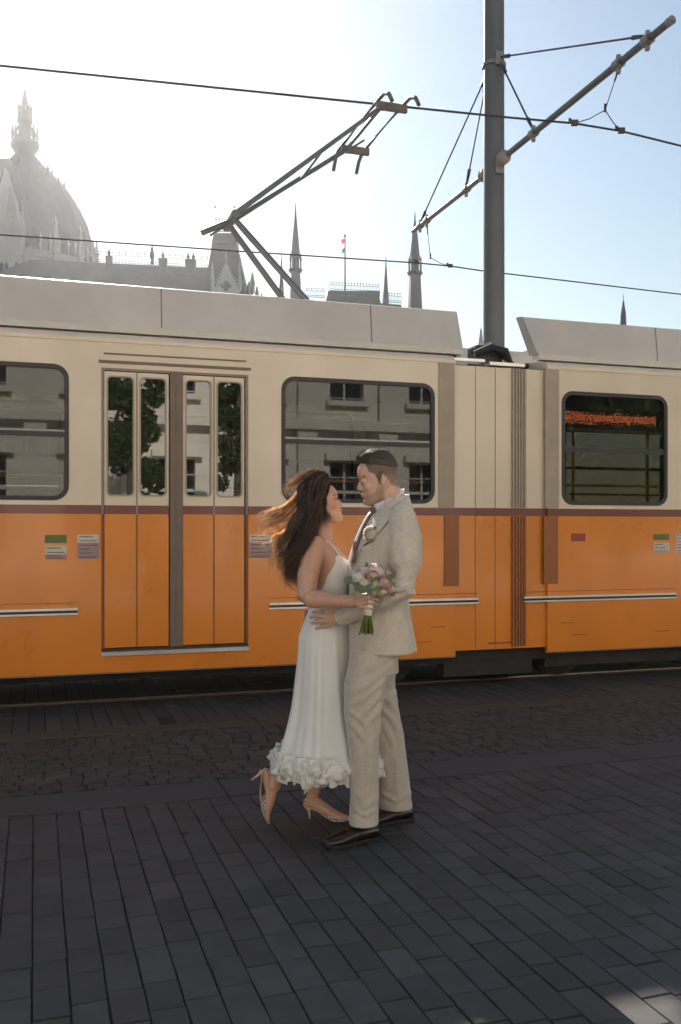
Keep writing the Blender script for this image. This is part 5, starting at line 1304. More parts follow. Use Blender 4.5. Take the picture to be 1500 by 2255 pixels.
# hairline: forehead above z .172, temple falls to behind the ear
hx = np.interp(L[:,2], [.05,.08,.11,.14,.165,.18,.195,.207,.218,.26], [-.015,-.004,.010,.028,.046,.058,.076,.095,.13,.25])
nn_ = noisev(L, (45,120,22), 6)
V2 = V+Nn*(.006*(1-2*np.abs(nn_)))[:, None]; V2[:,2] += .012*sstep(L[:,2], .17, .23)
V2, F2, us = cut(V2, F, L[:,0] < hx-.010-.022*sstep(L[:,2], .14, .19))
hair2 = mk(V2, F2).build('hair', M_hair2, BR, smooth=True, tint=np.ones((len(V2), 4))*.8)
def strands(fam, n, seed, wave=.012, r=.0011, tone=(1,1,1), clump=14, taper=.25, spread=.008, nseg=22):
    """fam: list of guide pairs; every guide is a list of (px,py,Y)"""
    rr_ = random.Random(seed); m = MB(); tint = []
    G = [[Q(*p) for p in g] for g in fam]
    def samp(g, u):
        x_ = u*(len(g)-1); i = min(int(x_), len(g)-2); f = x_-i
        p0 = g[max(i-1,0)]; p1 = g[i]; p2 = g[i+1]; p3 = g[min(i+2,len(g)-1)]
        return .5*((2*p1)+(p2-p0)*f+(2*p0-5*p1+4*p2-p3)*f*f+(3*p1-p0-3*p2+p3)*f*f*f)
    nc = max(1, n//clump)
    for c_ in range(nc):
        k = rr_.uniform(0, len(G)-1.0001); gi = int(k); gf = k-gi; phs = rr_.uniform(0, 6.28); fr = rr_.uniform(2.8,4.8); wa = wave*rr_.uniform(.6,1.5)
        off = Vector((rr_.gauss(0,spread), rr_.gauss(0,spread*1.6), rr_.gauss(0,spread))); lnk = rr_.uniform(.72, 1.0); tn_ = rr_.choice((.5,.75,1.0,1.4,2.2,3.0))
        dy = rr_.gauss(0, .010)
        for s_ in range(clump):
            o2 = Vector((rr_.gauss(0,1), rr_.gauss(0,1), rr_.gauss(0,1)))*(.0016+1.6*r); ph2 = phs+rr_.gauss(0,.22); l2 = lnk*rr_.uniform(.85,1.05); tv = tn_*rr_.uniform(.75,1.25)
            pts = []; 
            for i in range(nseg):
                u = i/(nseg-1)*l2; p = samp(G[gi], u).lerp(samp(G[gi+1], u), gf) if len(G) > 1 else samp(G[0], u)
                w_ = wa*min(1, u*1.6)*(1+1.1*u); e_ = .4+1.6*u
                p = p+off*(.35+u)+o2*e_+Vector((math.sin(fr*6.28*u*.9+ph2)*w_, math.cos(fr*6.28*u*.9+ph2)*w_*.8+dy*u, math.sin(fr*5*u+ph2*1.3)*w_*.5)); pts.append(p)
            o = len(m.v); rs2 = []
            for i, p in enumerate(pts):
                t = (pts[min(i+1,nseg-1)]-pts[max(i-1,0)]).normalized(); a_ = t.cross(Vector((.3,.9,.2))).normalized(); b_ = t.cross(a_); q = i/(nseg-1); rd = r*(1-q*(1-taper))*(1.6 if False else 1)
                rs2.append([p+a_*rd, p-a_*rd*.5+b_*rd*.87, p-a_*rd*.5-b_*rd*.87])
            m.rings(rs2, caps=False)
            tint += [(tone[0]*tv, tone[1]*tv, tone[2]*tv, 1)]*(3*nseg)
    return m, tint
def add(fam, n, seed, **k):
    m, t = strands(fam, n, seed, **k); return m.build('hair_lock', M_hair2, hair2, smooth=True, tint=t)
# near side: crown to tips
add([[(726,1056,4.49),(712,1072,4.46),(708,1105,4.455),(702,1145,4.45),(690,1180,4.43),(672,1215,4.40),(661,1250,4.385),(654,1285,4.385)],
     [(718,1044,4.49),(698,1060,4.45),(690,1100,4.44),(684,1145,4.43),(672,1185,4.41),(660,1220,4.39),(650,1258,4.38),(646,1292,4.38)],
     [(708,1040,4.50),(684,1060,4.46),(674,1100,4.44),(669,1145,4.43),(662,1185,4.41),(652,1220,4.40),(644,1255,4.39),(638,1290,4.39)],
     [(696,1042,4.52),(668,1068,4.48),(663,1105,4.46),(661,1145,4.44),(656,1180,4.43),(648,1212,4.42),(640,1240,4.42),(636,1270,4.42)]], 1500, 1, wave=.012, spread=.007, r=.0019)
add([[(722,1050,4.50),(705,1062,4.46),(696,1095,4.445),(690,1140,4.44),(677,1180,4.42),(668,1205,4.40),(656,1240,4.385)],
     [(700,1042,4.52),(672,1064,4.47),(668,1100,4.45),(666,1140,4.44),(660,1175,4.43),(650,1205,4.42),(642,1235,4.42)]], 900, 12, wave=.008, spread=.012)
# far side and back volume
add([[(722,1050,4.56),(700,1062,4.60),(690,1105,4.62),(684,1150,4.60),(674,1190,4.58),(664,1230,4.55),(655,1270,4.52)],
     [(700,1042,4.56),(668,1068,4.60),(664,1110,4.62),(660,1150,4.60),(656,1190,4.58),(648,1225,4.55),(641,1255,4.52)]], 1300, 2, wave=.011)
# blown out to the left, thin, backlight glow painted as a paler tone
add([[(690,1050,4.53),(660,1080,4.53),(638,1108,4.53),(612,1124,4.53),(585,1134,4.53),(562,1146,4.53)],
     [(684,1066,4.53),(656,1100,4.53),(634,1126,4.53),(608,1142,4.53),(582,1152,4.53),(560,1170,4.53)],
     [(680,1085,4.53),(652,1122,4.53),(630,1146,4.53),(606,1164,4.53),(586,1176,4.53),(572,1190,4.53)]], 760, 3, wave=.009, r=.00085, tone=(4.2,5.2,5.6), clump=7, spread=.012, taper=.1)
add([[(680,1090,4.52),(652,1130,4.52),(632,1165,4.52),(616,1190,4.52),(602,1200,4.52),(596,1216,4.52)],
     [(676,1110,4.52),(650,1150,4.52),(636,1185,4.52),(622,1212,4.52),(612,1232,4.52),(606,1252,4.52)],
     [(672,1130,4.50),(650,1170,4.50),(640,1205,4.50),(632,1235,4.50),(628,1262,4.50),(634,1290,4.50)]], 620, 4, wave=.013, r=.0009, tone=(3.0,3.6,3.8), clump=7, spread=.012, taper=.1)  # golden backlight put into the tone of these lower locks
# flyaways over the crown, rim light painted into their pale tone, and a loose strand by the ear
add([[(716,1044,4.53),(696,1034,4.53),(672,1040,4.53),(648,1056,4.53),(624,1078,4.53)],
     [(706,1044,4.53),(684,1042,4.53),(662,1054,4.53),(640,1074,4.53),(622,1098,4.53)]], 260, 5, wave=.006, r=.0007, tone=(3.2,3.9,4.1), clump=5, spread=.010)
add([[(728,1060,4.49),(722,1080,4.462),(716,1100,4.455),(716,1122,4.455),(722,1140,4.46),(726,1158,4.47)],
     [(724,1058,4.48),(716,1080,4.46),(709,1104,4.452),(709,1124,4.452),(713,1145,4.46),(714,1165,4.47)]], 150, 6, wave=.004, clump=10, spread=.003)
# ================================================================= bouquet
M_pw = mat('peony_white', (.87,.84,.80), .7, var=.05, trans=.42); M_pp = mat('peony_blush', (.80,.58,.57), .7, var=.12, vs=40, trans=.42); M_pc = mat('peony_cream', (.78,.70,.52), .7, var=.05, trans=.3)
M_euc = mat('eucalyptus', (.13,.19,.12), .6, var=.12, trans=.2); M_gre = mat('green_sprig', (.16,.24,.04), .6, var=.2, trans=.3); M_stem = mat('stem_green', (.14,.18,.03), .5, var=.25, vs=60); M_rib = mat('white_ribbon', (.80,.79,.80), .5, var=.03)
def flower(c, r, M, parent, up, seed, name='peony', n=44, inner=None):
    rr_ = random.Random(seed); m = MB(); up = Vector(up).normalized(); u0 = up.orthogonal().normalized(); v0 = up.cross(u0)
    for i in range(n):
        f = (i+.5)/n; th = i*2.39996; el = lerp(1.45, -.35, f**.8); d = (u0*math.cos(th)+v0*math.sin(th))*math.cos(el)+up*math.sin(el)
        rad = r*lerp(.55, 1.0, f**.5)*rr_.uniform(.88,1.1); w_ = r*lerp(.38,.72,f)*rr_.uniform(.85,1.15)
        side = d.cross(up); side = side.normalized() if side.length > .05 else u0; top = side.cross(d).normalized()
        if top.dot(up) < 0: top = -top
        m.cur = 1 if (inner is not None and f < .38) else 0
        grid = []
        for a in range(4):
            for b in range(5):
                x_ = (b/4-.5)*2; y_ = a/3
                ww_ = w_*(.45+.62*math.sin(math.pi*min(1,.12+y_*.75))); cup = 1-.34*x_*x_-.10*y_*y_*math.sin(f*9+i)
                ruf = .07*r*math.sin(x_*7+i)*y_
                p = Vector(c)+d*(rad*cup*(.72+.28*y_)+ruf)+side*(x_*ww_)+top*((y_-.55)*w_*1.25)
                grid.append(p)
        m._a(grid, [(a*5+b, a*5+b+1, (a+1)*5+b+1, (a+1)*5+b) for a in range(3) for b in range(4)])
    m.cur = 0; m.ball(c, r*.55, 10, 8)
    return m.build(name, [M]+([inner] if inner else []), parent, smooth=True)
bq = Q(817,1330,4.12); BQ = thing('bouquet', 'round bridal bouquet of white and blush peonies held in the woman\'s hand', 'bouquet', bq)
fl = [(789,1273,.040,M_pw,None,4.09),(804,1259,.032,M_pp,M_pw,4.10),(827,1260,.046,M_pw,M_pp,4.10),(822,1268,.030,M_pp,M_pp,4.055),(847,1284,.037,M_pp,M_pp,4.07),(806,1284,.036,M_pw,M_pc,4.07),
      (826,1286,.034,M_pw,M_pp,4.06),(842,1302,.031,M_pc,M_pw,4.08),(858,1297,.034,M_pp,M_pw,4.10),(852,1265,.026,M_pp,None,4.11),(824,1303,.026,M_pc,None,4.065),(866,1284,.026,M_pw,M_pp,4.12),(815,1272,.04,M_pw,None,4.14),(838,1275,.04,M_pw,None,4.15),(795,1288,.028,M_pw,None,4.11),(850,1305,.026,M_pw,None,4.13)]
bc = Q(818,1330,4.12)
for i, (px, py, r, M, inn, Y) in enumerate(fl):
    c = Q(px, py, Y); flower(c, r, M, BQ, (c-bc)+Vector((0,-.03,0)), 30+i, inner=inn)
def leaf(mb, c, d, nrm, ln, wd, curl=.15):
    c = Vector(c); d = Vector(d).normalized(); nrm = Vector(nrm); s_ = d.cross(nrm).normalized(); nrm = s_.cross(d).normalized(); g_ = []
    for a in range(7):
        y_ = a/6; w_ = wd*math.sin(math.pi*(.06+.90*y_))**.8
        for b in range(3): x_ = b-1; g_.append(c+d*(y_*ln)+s_*x_*w_+nrm*(-curl*ln*y_*y_+.12*w_*abs(x_)))
    mb._a(g_, [(a*3+b, a*3+b+1, (a+1)*3+b+1, (a+1)*3+b) for a in range(6) for b in range(2)])
for spec in ([(778,1281,4.07),(-1,0,.35),.044,.018],[(790,1276,4.06),(-.8,0,-.9),.035,.016],[(806,1287,4.04),(.6,-.2,-1),.044,.022],[(800,1290,4.045),(-.35,-.1,-1),.036,.019],[(795,1293,4.05),(-1,-.1,-.3),.032,.016],[(812,1290,4.035),(1,-.1,-.45),.034,.017]):
    m = MB(); leaf(m, Q(*spec[0]), spec[1], (0,-1,.15), spec[2], spec[3]); m.build('leaf', M_euc, BQ, smooth=True)
for (px, py, Y, sd__) in ((858,1272,4.06,1),(822,1277,4.03,2),(830,1297,4.035,3),(806,1247,4.1,4),(866,1290,4.09,5),(786,1287,4.06,6)):
    rr_ = random.Random(sd__); m = MB(); c = Q(px, py, Y)
    for k in range(9):
        a = rr_.uniform(0, 6.28); d = Vector((math.cos(a), -.4, math.sin(a)+.25)); leaf(m, c, d, (rr_.uniform(-.5,.5),-1,.3), rr_.uniform(.014,.024), .0042, .3)
    m.build('sprig', M_gre, BQ)
m = MB(); rr_ = random.Random(3)
for k in range(20):
    a = k*2.4; r_ = .016*math.sqrt((k+.5)/20); tp_ = Q(817,1305,4.115)+Vector((math.cos(a)*r_*1.2, math.sin(a)*r_, 0)); md = Q(811,1349,4.115)+Vector((math.cos(a)*r_*.9, math.sin(a)*r_*.8, 0))
    bt_ = Q(808,1395+rr_.uniform(-7,4),4.115)+Vector((math.cos(a)*r_*2.1+rr_.gauss(0,.002), math.sin(a)*r_*1.7, 0)); m.tube([tp_, md, bt_], [.0030,.0030,.0034], 7)
m.build('stem', M_stem, BQ, smooth=True)
m = MB(); m.tube([Q(816,1302,4.115), Q(813,1330,4.115), Q(810.5,1355,4.115)], [.0215,.0195,.0175], 24); 
for k in range(5): 
    p = Q(812.5-.35*k*2, 1335+k*4.4, 4.115); ring = [p+Vector((math.cos(t)*.0194, math.sin(t)*.0194, .0025*math.sin(t+k))) for t in [2*math.pi*j/20 for j in range(21)]]; m.tube(ring, .0012, 5)
m.build('ribbon_wrap', M_rib, BQ, smooth=True)
# boutonniere pinned on the lapel
hb = BT_J.ray_cast(CAMP, (at(818,1176,1)-CAMP).normalized())[0]; bo_ = hb+Vector((-.004,-.02,0))
BN = thing('boutonniere', 'small white flower with green sprig pinned to the man\'s lapel', 'boutonniere', bo_)
flower(bo_, .037, M_pw, BN, (-.35,-1,.25), 77, name='flower', n=38, inner=M_pc); flower(bo_+Vector((.002,-.006,-.027)), .011, M_pc, BN, (-.1,-1,-.3), 78, name='bud', n=14)
m = MB(); rr_ = random.Random(9); st = bo_+Vector((.012,-.004,.005)); en = Q(850,1146,bo_.y+.012)
m.tube([st, st.lerp(en,.5)+Vector((0,-.006,0)), en], .0011, 5)
for k in range(34):
    u = .15+.8*k/33; p = st.lerp(en, u)+Vector((0,-.006*math.sin(u*3.14),0)); a = rr_.uniform(-1.2,1.2)+(1.57 if k % 2 else -1.57)+.7
    leaf(m, p, Vector((math.cos(a), -.35, math.sin(a))), (0,-1,0), .020*(1.1-.5*u), .0028, .2)
m.build('sprig', mat('sprig_green', (.07,.11,.06), .6, var=.2), BN)
m = MB()
for a in (2.2, 3.6, 4.6): leaf(m, bo_+Vector((0,0,-.012)), (math.cos(a)*.7,-.3,math.sin(a)), (0,-1,0), .030, .009)
m.tube([bo_+Vector((-.004,.006,-.01)), bo_+Vector((-.016,.01,-.05))], .0016, 6); m.build('leaf', M_gre, BN)
# ------------------------------------------------------------ parliament far behind the tram
M_slate = mat('slate', (.075,.062,.056), .6, var=.2, vs=.6, bump=.3, bs=3, bdist=.05)
M_slate2 = mat('slate_dark', (.035,.038,.04), .6, var=.2, vs=1.5)
M_stone = mat('pale_stone', (.46,.43,.39), .85, var=.12, vs=.4, bump=.3, bs=2, bdist=.05)
M_iron = mat('ironwork', (.05,.055,.06), .5, var=.1)
M_wdark = mat('window_dark', (.03,.035,.04), .15, var=.1)
pc = at(700, 1165, 165); pc.z = 0
PB = thing('parliament_building', 'large neo-gothic parliament with ribbed dome, slender spires and pale stone walls behind the tram', 'building', pc)
def pinnacle(mb, p, h, w_, seg=4, crock=True):
    p = Vector(p)
    mb.lathe(p, [(w_*.7,0),(w_*.7,h*.35),(w_*.95,h*.36),(w_*.85,h*.4),(w_*.25,h*.86),(w_*.4,h*.885),(w_*.1,h*.92),(w_*.05,h)], seg)
    if crock:
        for i in range(5):
            z = h*(.44+.08*i); r = w_*(.85-.6*(i*.08+.04)/.46)
            for k in range(4):
                a = math.pi/4+k*math.pi/2
                mb.ball(p+Vector((r*math.cos(a), r*math.sin(a), z)), w_*.14, 5, 4)
def pxl(px, py, Y): return at(px, py, Y)
# dome
Yd = 200; dc = at(55, 1165, Yd); s_ = Yd/FPX
def zz(py, Y): return EYE+(HOR-py)/FPX*Y
prof = [(149,600),(149,573),(146,540),(136,500),(119,463),(97,427),(74,397),(50,373),(32,356),(24,345)]
dm = MB(); seg = 64; rs = []
for r, y in prof:
    ring = []
    for k in range(seg):
        a = 2*math.pi*k/seg; rr = r*s_*(1+(.022 if k % 4 == 0 else 0))
        ring.append(Vector((dc.x+rr*math.cos(a), dc.y+rr*math.sin(a), zz(y, Yd))))
    rs.append(ring)
dm.rings(rs); dome = dm.build('dome', M_slate, PB)
for k in range(16):
    a = 2*math.pi*k/16+.1
    for r, y, h in ((58,382,2.0),(84,412,2.2)):
        m = MB(); pinnacle(m, (dc.x+(r)*s_*math.cos(a), dc.y+r*s_*math.sin(a), zz(y+14, Yd)), h*1.5, .4); m.build('dome_finial', M_iron, dome)
m = MB(); C = Vector((dc.x, dc.y, 0))
m.lathe(C, [(22*s_,zz(350,Yd)),(21*s_,zz(338,Yd)),(30*s_,zz(326,Yd)),(31*s_,zz(318,Yd)),(27*s_,zz(316,Yd)),(27*s_,zz(312,Yd)),(14*s_,zz(310,Yd)),(14*s_,zz(272,Yd)),(17*s_,zz(270,Yd)),(15*s_,zz(246,Yd)),(8*s_,zz(232,Yd)),(3*s_,zz(205,Yd)),(.8*s_,zz(190,Yd)),(.3*s_,zz(178,Yd))], 12)
lan = m.build('lantern', M_slate, dome)
for k in range(12):
    m = MB(); a = 2*math.pi*k/12; x, y = dc.x+27*s_*math.cos(a), dc.y+27*s_*math.sin(a)
    pinnacle(m, (x, y, zz(312,Yd)), 3.7, .34, crock=False)
    m.tube([(x, y, zz(300,Yd)), (dc.x+20*s_*math.cos(a), dc.y+20*s_*math.sin(a), zz(290,Yd)), (dc.x+14*s_*math.cos(a), dc.y+14*s_*math.sin(a), zz(280,Yd))], .16, 5)
    m.build('lantern_pinnacle', M_slate, dome); m = MB()
    pinnacle(m, (dc.x+14*s_*math.cos(a), dc.y+14*s_*math.sin(a), zz(250,Yd)), 2.0, .3)
    m.build('lantern_pinnacle', M_slate, dome)
# drum with arcade and pinnacles
m = MB(); m.lathe(C, [(152*s_,0),(152*s_,zz(606,Yd)),(156*s_,zz(604,Yd)),(156*s_,zz(590,Yd)),(151*s_,zz(588,Yd))], 48)
for k in range(48):
    a = 2*math.pi*k/48; x, y = dc.x+154*s_*math.cos(a), dc.y+154*s_*math.sin(a)
    m.lathe((x, y, 0), [(.3,zz(590,Yd)),(.3,zz(572,Yd)),(.55,zz(570,Yd)),(.05,zz(556,Yd))], 4)
drum = m.build('dome_drum', M_stone, PB)
for px in (58, 123, 177, 205, 213, -10):
    m = MB(); pinnacle(m, at(px, 604 if px < 200 else 585, 182 if px < 200 else 188), 11.5 if px < 150 else (9.5 if px < 200 else 5.5), 1.1 if px < 200 else .6)
    m.build('stone_pinnacle', M_stone, PB)
# gabled stone tower at the far left
m = MB(); Yt = 172
a0, a1 = at(-60, 1165, Yt), at(48, 1165, Yt)
m.box((a0.x, Yt, 0), (a1.x, Yt+9, zz(545, Yt)))
m.prism([(at(-30,0,Yt).x, zz(548,Yt)), (at(46,0,Yt).x, zz(548,Yt)), (at(30,0,Yt).x, zz(440,Yt)), (at(8,0,Yt).x, zz(365,Yt)), (at(-14,0,Yt).x, zz(450,Yt))], Yt+.5, Yt+2.5)
for px in (-8, 22, 49): pinnacle(m, at(px, 560 if px>40 else 520, Yt-.6), 10, .8)
gt = m.build('gabled_tower', M_stone, PB)
m = MB()
for px in (3, 14, 36): 
    c = at(px, 590, Yt-.06)
    m.prism([(c.x-.35,c.z-1.3),(c.x+.35,c.z-1.3),(c.x+.35,c.z+.6),(c.x,c.z+1.2),(c.x-.35,c.z+.6)], Yt-.06, Yt+.2)
m.build('tower_window', M_wdark, gt)
m = MB(); m.prism([(at(-60,0,Yt).x, zz(545,Yt)), (at(40,0,Yt).x, zz(500,Yt)), (at(5,0,Yt).x, zz(335,Yt)), (at(-40,0,Yt).x, zz(335,Yt))], Yt+3, Yt+10)
m.build('steep_roof', M_slate, PB)
# long wing: roof, cresting, vents, statue
Yw = 165
def roofblock(name, pts, Y0, Y1, M, z_extra=0):
    m = MB(); m.prism([(at(px,0,Y0).x, zz(py,Y0)) for px, py in pts], Y0, Y1); return m.build(name, M, PB)
wr = MB()
xs = [at(68,0,Yw).x, at(480,0,Yw).x]
wr._a([(xs[0]-25,Yw-9,zz(740,Yw)),(xs[1],Yw-9,zz(740,Yw)),(xs[1],Yw,zz(591,Yw)),(xs[0],Yw,zz(571,Yw)),(xs[0],Yw+9,zz(740,Yw)),(xs[1],Yw+9,zz(740,Yw))],
      [(0,1,2,3),(3,2,5,4),(0,3,4),(1,5,2),(0,4,5,1)])
wing = wr.build('wing_roof', M_slate, PB)
def crest(px0, py0, px1, py1, Y, h, name='roof_cresting', parent=PB, n=None):
    m = MB(); a, b = at(px0, py0, Y), at(px1, py1, Y); n = n or max(6, int((b-a).length/.55))
    for f, r in ((.25,.05),(.7,.05),(.08,.06)): m.tube([a+Vector((0,0,h*f)), b+Vector((0,0,h*f))], r, 4)
    for i in range(n+1):
        p = a.lerp(b, i/n); m.box((p.x-.03,p.y-.03,p.z), (p.x+.03,p.y+.03,p.z+h*(.9 if i % 2 else .7)))
        if i % 2: m.ball(p+Vector((0,0,h*.93)), (.14,.14,.17), 5, 4)
    return m.build(name, M_iron, parent)
crest(214, 578, 464, 591, Yw, 2.1, parent=wing)
for px, w_, fins in ((240,14,1),(359,19,1),(420,24,2)):
    m = MB(); b = at(px, 583+(px-215)*.05, Yw-.5); hw = w_/2*Yw/FPX
    m._a([(b.x-hw*.75,b.y-hw*.6,b.z-.8),(b.x+hw*.75,b.y-hw*.6,b.z-.8),(b.x+hw*.75,b.y+hw*.6,b.z-.8),(b.x-hw*.75,b.y+hw*.6,b.z-.8),
          (b.x-hw,b.y-hw*.7,b.z+1.6),(b.x+hw,b.y-hw*.7,b.z+1.6),(b.x+hw,b.y+hw*.7,b.z+1.6),(b.x-hw,b.y+hw*.7,b.z+1.6)],
         [(0,3,2,1),(4,5,6,7),(0,1,5,4),(1,2,6,5),(2,3,7,6),(3,0,4,7)])
    for k in range(fins):
        x = b.x+(0 if fins == 1 else (-.45+.9*k)); m.lathe((x,b.y,b.z+1.5), [(.3,0),(.2,.4),(.35,.7),(.15,1.1),(.04,1.6)], 6)
    m.build('roof_vent', M_slate2, wing)
m = MB(); b = at(335, 582, Yw-.6); m.lathe(b, [(.35,0),(.25,.8),(.45,1.5),(.4,2.1),(.2,2.4),(.25,2.7),(.1,3.1),(.03,4.1)], 8); m.build('roof_statue', M_slate2, wing)
# pavilion tower with mansard roof and stone gable
Yp = 150
def frustum(mb, px0, px1, py, Y, dep, px0b, px1b, pyb, depb):
    a,b = at(px0,py,Y), at(px1,py,Y); c,e = at(px0b,pyb,Y), at(px1b,pyb,Y); ym = Y+dep/2
    mb._a([(c.x,ym-depb/2,c.z),(e.x,ym-depb/2,e.z),(e.x,ym+depb/2,e.z),(c.x,ym+depb/2,c.z),(a.x,ym-dep/2,a.z),(b.x,ym-dep/2,b.z),(b.x,ym+dep/2,b.z),(a.x,ym+dep/2,a.z)],
          [(0,3,2,1),(4,5,6,7),(0,1,5,4),(1,2,6,5),(2,3,7,6),(3,0,4,7)])
m = MB(); frustum(m, 471, 520, 513, Yp, 4, 467, 520, 536, 4.6); frustum(m, 467, 520, 536, Yp, 4.6, 452, 548, 662, 9); frustum(m, 452,548,662,Yp,9,448,552,760,9.4)
pr = m.build('pavilion_roof', M_slate, PB)
c = crest(473, 512, 516, 512, Yp, 2.3, parent=pr, n=12)
m = MB()
for px in (474, 516): b = at(px, 513, Yp); m.cyl(b, b+Vector((0,0,4.6)), .07, .03, 6); m.ball(b+Vector((0,0,4.2)), .17, 6, 5)
m.build('roof_finial', M_iron, pr)
def pp(px, py, Y=Yp-3): q = at(px, py, Y); return (q.x, q.z)
quat = []
for k in range(24):
    a = 2*math.pi*k/24; r = .62+.22*abs(math.cos(2*a)); cx_, cz_ = pp(498, 629); quat.append((cx_+r*math.cos(a), cz_+r*math.sin(a)))
m = MB(); m.prism([pp(467,760),pp(529,760),pp(529,640),pp(520,625),pp(499,578),pp(497,578),pp(477,625),pp(467,640)], Yp-3, Yp-1.6, [quat])
for px, py in ((468,640),(528,640)): pinnacle(m, at(px, py, Yp-2.6), 4.6, .4)
pinnacle(m, at(498, 584, Yp-2.4), 2.6, .3)
for i in range(7):
    for sgn in (-1, 1):
        q_ = at(498+sgn*(3+i*3.6), 586+i*6.2, Yp-2.4); m.ball(q_, .2, 5, 4)
gb = m.build('gable_dormer', M_stone, pr)
m = MB(); cx_, cz_ = pp(498, 629); m.lathe((0,0,0), [(1.05,0),(1.05,.1)], 16)
m.M = Matrix.Translation((cx_, Yp-2.2, cz_)) @ Matrix.Rotation(R(90),4,'X'); m.build('quatrefoil_window', M_wdark, gb)
m = MB()
for px, py, h, w_ in ((556,646,3.6,.55),(549,648,2.2,.6),(566,660,2.4,.4),(576,700,4.2,.55)): pinnacle(m, at(px, py, Yp-1), h, w_)
b0, b1 = at(534,0,Yp).x, at(553,0,Yp).x; m.box((b0,Yp-1,0),(b1,Yp+3,zz(632,Yp)))
m.build('corner_turret', M_stone, PB)
# slender spires
def spire(px, top, lan0, lan1, base, wb, Y, lower=True):
    k = Y/FPX; b = at(px, base, Y); w2 = wb*k/2
    Z = lambda py: zz(py, Y)
    sp = MB(); C_ = Vector((b.x, b.y, 0))
    if lower:
        sp.lathe(C_, [(w2*.62,Z(lan0)),(w2*.5,Z(lan0-20)),(w2*.3,Z(lan0-60)),(w2*.1,Z(top+22)),(w2*.03,Z(top))], 8)
        n = 14
        for i in range(n):
            py = lan0-8-(lan0-top-40)*i/n; r = w2*(.56-.44*(i+.5)/n)
            for j in range(4):
                a = math.pi/4+j*math.pi/2; sp.ball((b.x+r*math.cos(a), b.y+r*math.sin(a), Z(py)), w2*.075, 5, 4)
        sp.ball((b.x,b.y,Z(top+12)), w2*.1, 6, 5); sp.ball((b.x,b.y,Z(top+24)), w2*.14, 6, 5)
        s1 = sp.build('spire', M_slate2, PB)
        lo = MB()
        for j in range(8):
            a = j*math.pi/4+.39
            lo.lathe((b.x+w2*.72*math.cos(a), b.y+w2*.72*math.sin(a), 0), [(w2*.1,Z(lan1)),(w2*.1,Z(lan0+8)),(w2*.16,Z(lan0+6)),(w2*.02,Z(lan0-8))], 5)
            lo.lathe((b.x+w2*.42*math.cos(a), b.y+w2*.42*math.sin(a), 0), [(w2*.08,Z(lan1)),(w2*.08,Z(lan0))], 5)
        lo.lathe(C_, [(w2*.64,Z(lan0+1)),(w2*.72,Z(lan0-2)),(w2*.6,Z(lan0-4))], 8)
        lo.lathe(C_, [(w2*.75,Z(lan1)),(w2*.9,Z(lan1-3)),(w2*.9,Z(lan1-7)),(w2*.75,Z(lan1-8))], 8)
        lo.lathe(C_, [(w2*.22,Z(lan1)),(w2*.22,Z(lan0))], 6)
        lo.build('open_lantern', M_slate2, s1)
        lb = MB(); lb.lathe(C_, [(w2*1.25,Z(base+70)),(w2*.98,Z(base)),(w2*.76,Z(lan1)),(w2*.76,Z(lan1-2))], 4)
        lb.M = Matrix.Translation(C_) @ Matrix.Rotation(R(45+8),4,'Z') @ Matrix.Translation(-C_)
        lb.build('tower_roof', M_slate, s1)
    else:
        sp.lathe(C_, [(w2*1.5,Z(base+60)),(w2,Z(base)),(w2*.85,Z(base-20)),(w2*.12,Z(top+18)),(w2*.04,Z(top))], 8)
        n = 12
        for i in range(n):
            f = (i+.5)/n; py = base-20-(base-20-top-18)*f; r = w2*(.85-.7*f)
            for j in range(4):
                a = math.pi/4+j*math.pi/2; sp.ball((b.x+r*math.cos(a), b.y+r*math.sin(a), Z(py)), w2*.16, 5, 4)
        sp.ball((b.x,b.y,Z(top+9)), w2*.2, 6, 5); sp.build('spire', M_slate2, PB)
spire(620, 550, 0, 0, 655, 12, 172, False)
spire(651, 447, 566, 600, 655, 34, 165)
spire(850, 560, 0, 0, 664, 13, 176, False)
spire(914, 465, 572, 606, 677, 38, 160)
spire(1373, 645, 0, 0, 714, 14, 175, False)
# roof block with cresting between the spires
roofblock('mansard_roof', [(716,668),(724,641),(834,648),(840,672),(840,760),(716,760)], 168, 176, M_slate2)
roofblock('mansard_roof', [(840,667),(884,671),(886,760),(840,760)], 167.5, 175, M_slate2)
m = MB(); a, b = at(722,641,168), at(837,648,168); m.box((a.x,167.7,b.z-.25),(b.x,176.2,b.z+.55)); m.build('roof_cornice', M_slate2, PB)
crest(726, 641, 836, 646, 168, 1.7, n=34); crest(842, 666, 884, 669, 167.5, 1.9, n=14); crest(672, 655, 716, 657, 169, 1.8, n=16)
# facade seen through the tram's windows
m = MB(); Yf = 140; x0, x1 = at(-500,0,Yf).x, at(1060,0,Yf).x; zt = zz(775, Yf)
holes = []; xx = x0+2.5
def arch(cx, z0, wd, h, n=7):
    r = wd/2; pts = [(cx-r, z0), (cx+r, z0)]
    for k in range(n+1):
        a = math.pi*k/n; pts.append((cx+r*math.cos(a), z0+h+r*1.25*math.sin(a)))
    return pts
while xx < x1-2.5:
    holes.append(arch(xx, 13.2, 1.5, 2.6)); holes.append(arch(xx, 3.0, 1.7, 3.6)); holes.append(arch(xx, 19.6, 1.3, 1.8)); holes.append(arch(xx, 8.4, 1.5, 1.9)); xx += 3.3
m.prism([(x0,0),(x1,0),(x1,zt),(x0,zt)], Yf, Yf+1.2, holes)
xx = x0+.85
while xx < x1: m.box((xx-.28, Yf-.5, 0), (xx+.28, Yf+.0, zt-1)); pinnacle(m, (xx, Yf-.3, zt-1.2), 5, .5, crock=False); xx += 3.3
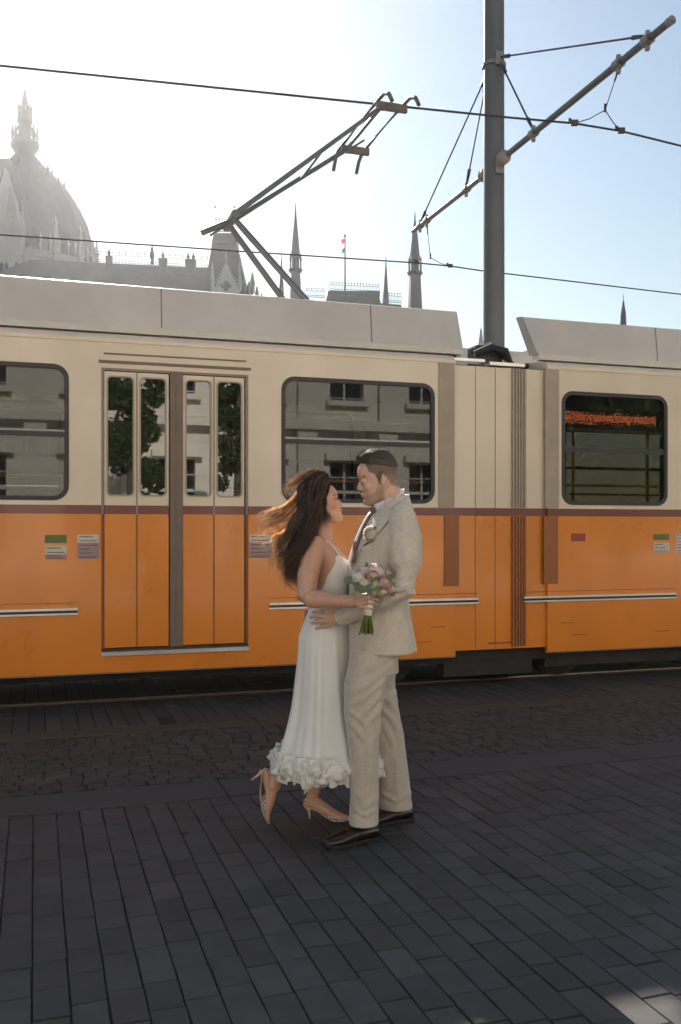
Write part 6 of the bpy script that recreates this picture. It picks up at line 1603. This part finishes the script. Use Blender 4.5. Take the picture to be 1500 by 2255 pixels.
for z in (2.2, 7.6, 12.4, 18.7, 23.2): m.box((x0, Yf-.32, z), (x1, Yf-.02, z+.35))
fac = m.build('facade_wall', M_stone, PB)
m = MB(); m.box((x0, Yf+1.0, .5), (x1, Yf+1.15, zt-.5)); m.build('window_glazing', M_wdark, fac)
m = MB(); m.box((x0, Yf+1.3, 0), (x1, Yf+14, zt-.8)); m.build('building_block', M_slate2, PB)
# flag on its pole
fb = at(760, 645, 170); FP = thing('flagpole', 'tall thin flagpole with drooping red, white and green flag on the parliament roof', 'flagpole', (fb.x, fb.y, fb.z))
m = MB(); tp = at(760, 519, 170); m.cyl(fb, tp, .17, .1, 8); m.ball(tp, .25, 8, 6); m.build('pole', M_iron, FP)
M_fr = mat('flag_red', (.5,.04,.04), .8, trans=.4); M_fw = mat('flag_white', (.75,.75,.75), .8, trans=.4); M_fg = mat('flag_green', (.03,.22,.10), .8, trans=.4)
m = MB(); nz_, nx_ = 12, 5
for i in range(nz_+1):
    for j in range(nx_+1):
        f = i/nz_; x = -(j/nx_)*(.75-.25*math.sin(f*3))+ -.05; y = .18*math.sin(j*2.2+f*3)
        m.v.append(Vector((tp.x+x*(1-.2*f), tp.y+y, tp.z-.5-f*2.5-(j/nx_)*.25)))
for i in range(nz_):
    for j in range(nx_):
        a = i*(nx_+1)+j; m.f.append((a,a+1,a+nx_+2,a+nx_+1)); m.mi.append(0 if i < 4 else (1 if i < 8 else 2))
m.build('flag', [M_fr, M_fw, M_fg], FP, smooth=True)
# ------------------------------------------------------------ air
hm = bpy.data.materials.new('air'); hm.use_nodes = True; N = hm.node_tree.nodes; N.remove(N['Principled BSDF'])
pv = N.new('ShaderNodeVolumePrincipled'); pv.inputs['Color'].default_value = (.93,.96,1,1); pv.inputs['Density'].default_value = .00025; pv.inputs['Anisotropy'].default_value = .72
hm.node_tree.links.new(pv.outputs[0], N['Material Output'].inputs['Volume'])
h = MB(); h.box((-1000,-1000,-1.02),(1000,1000,112)); tagit(h.build('haze', hm, origin=(0,0,-1.02)), kind='stuff')
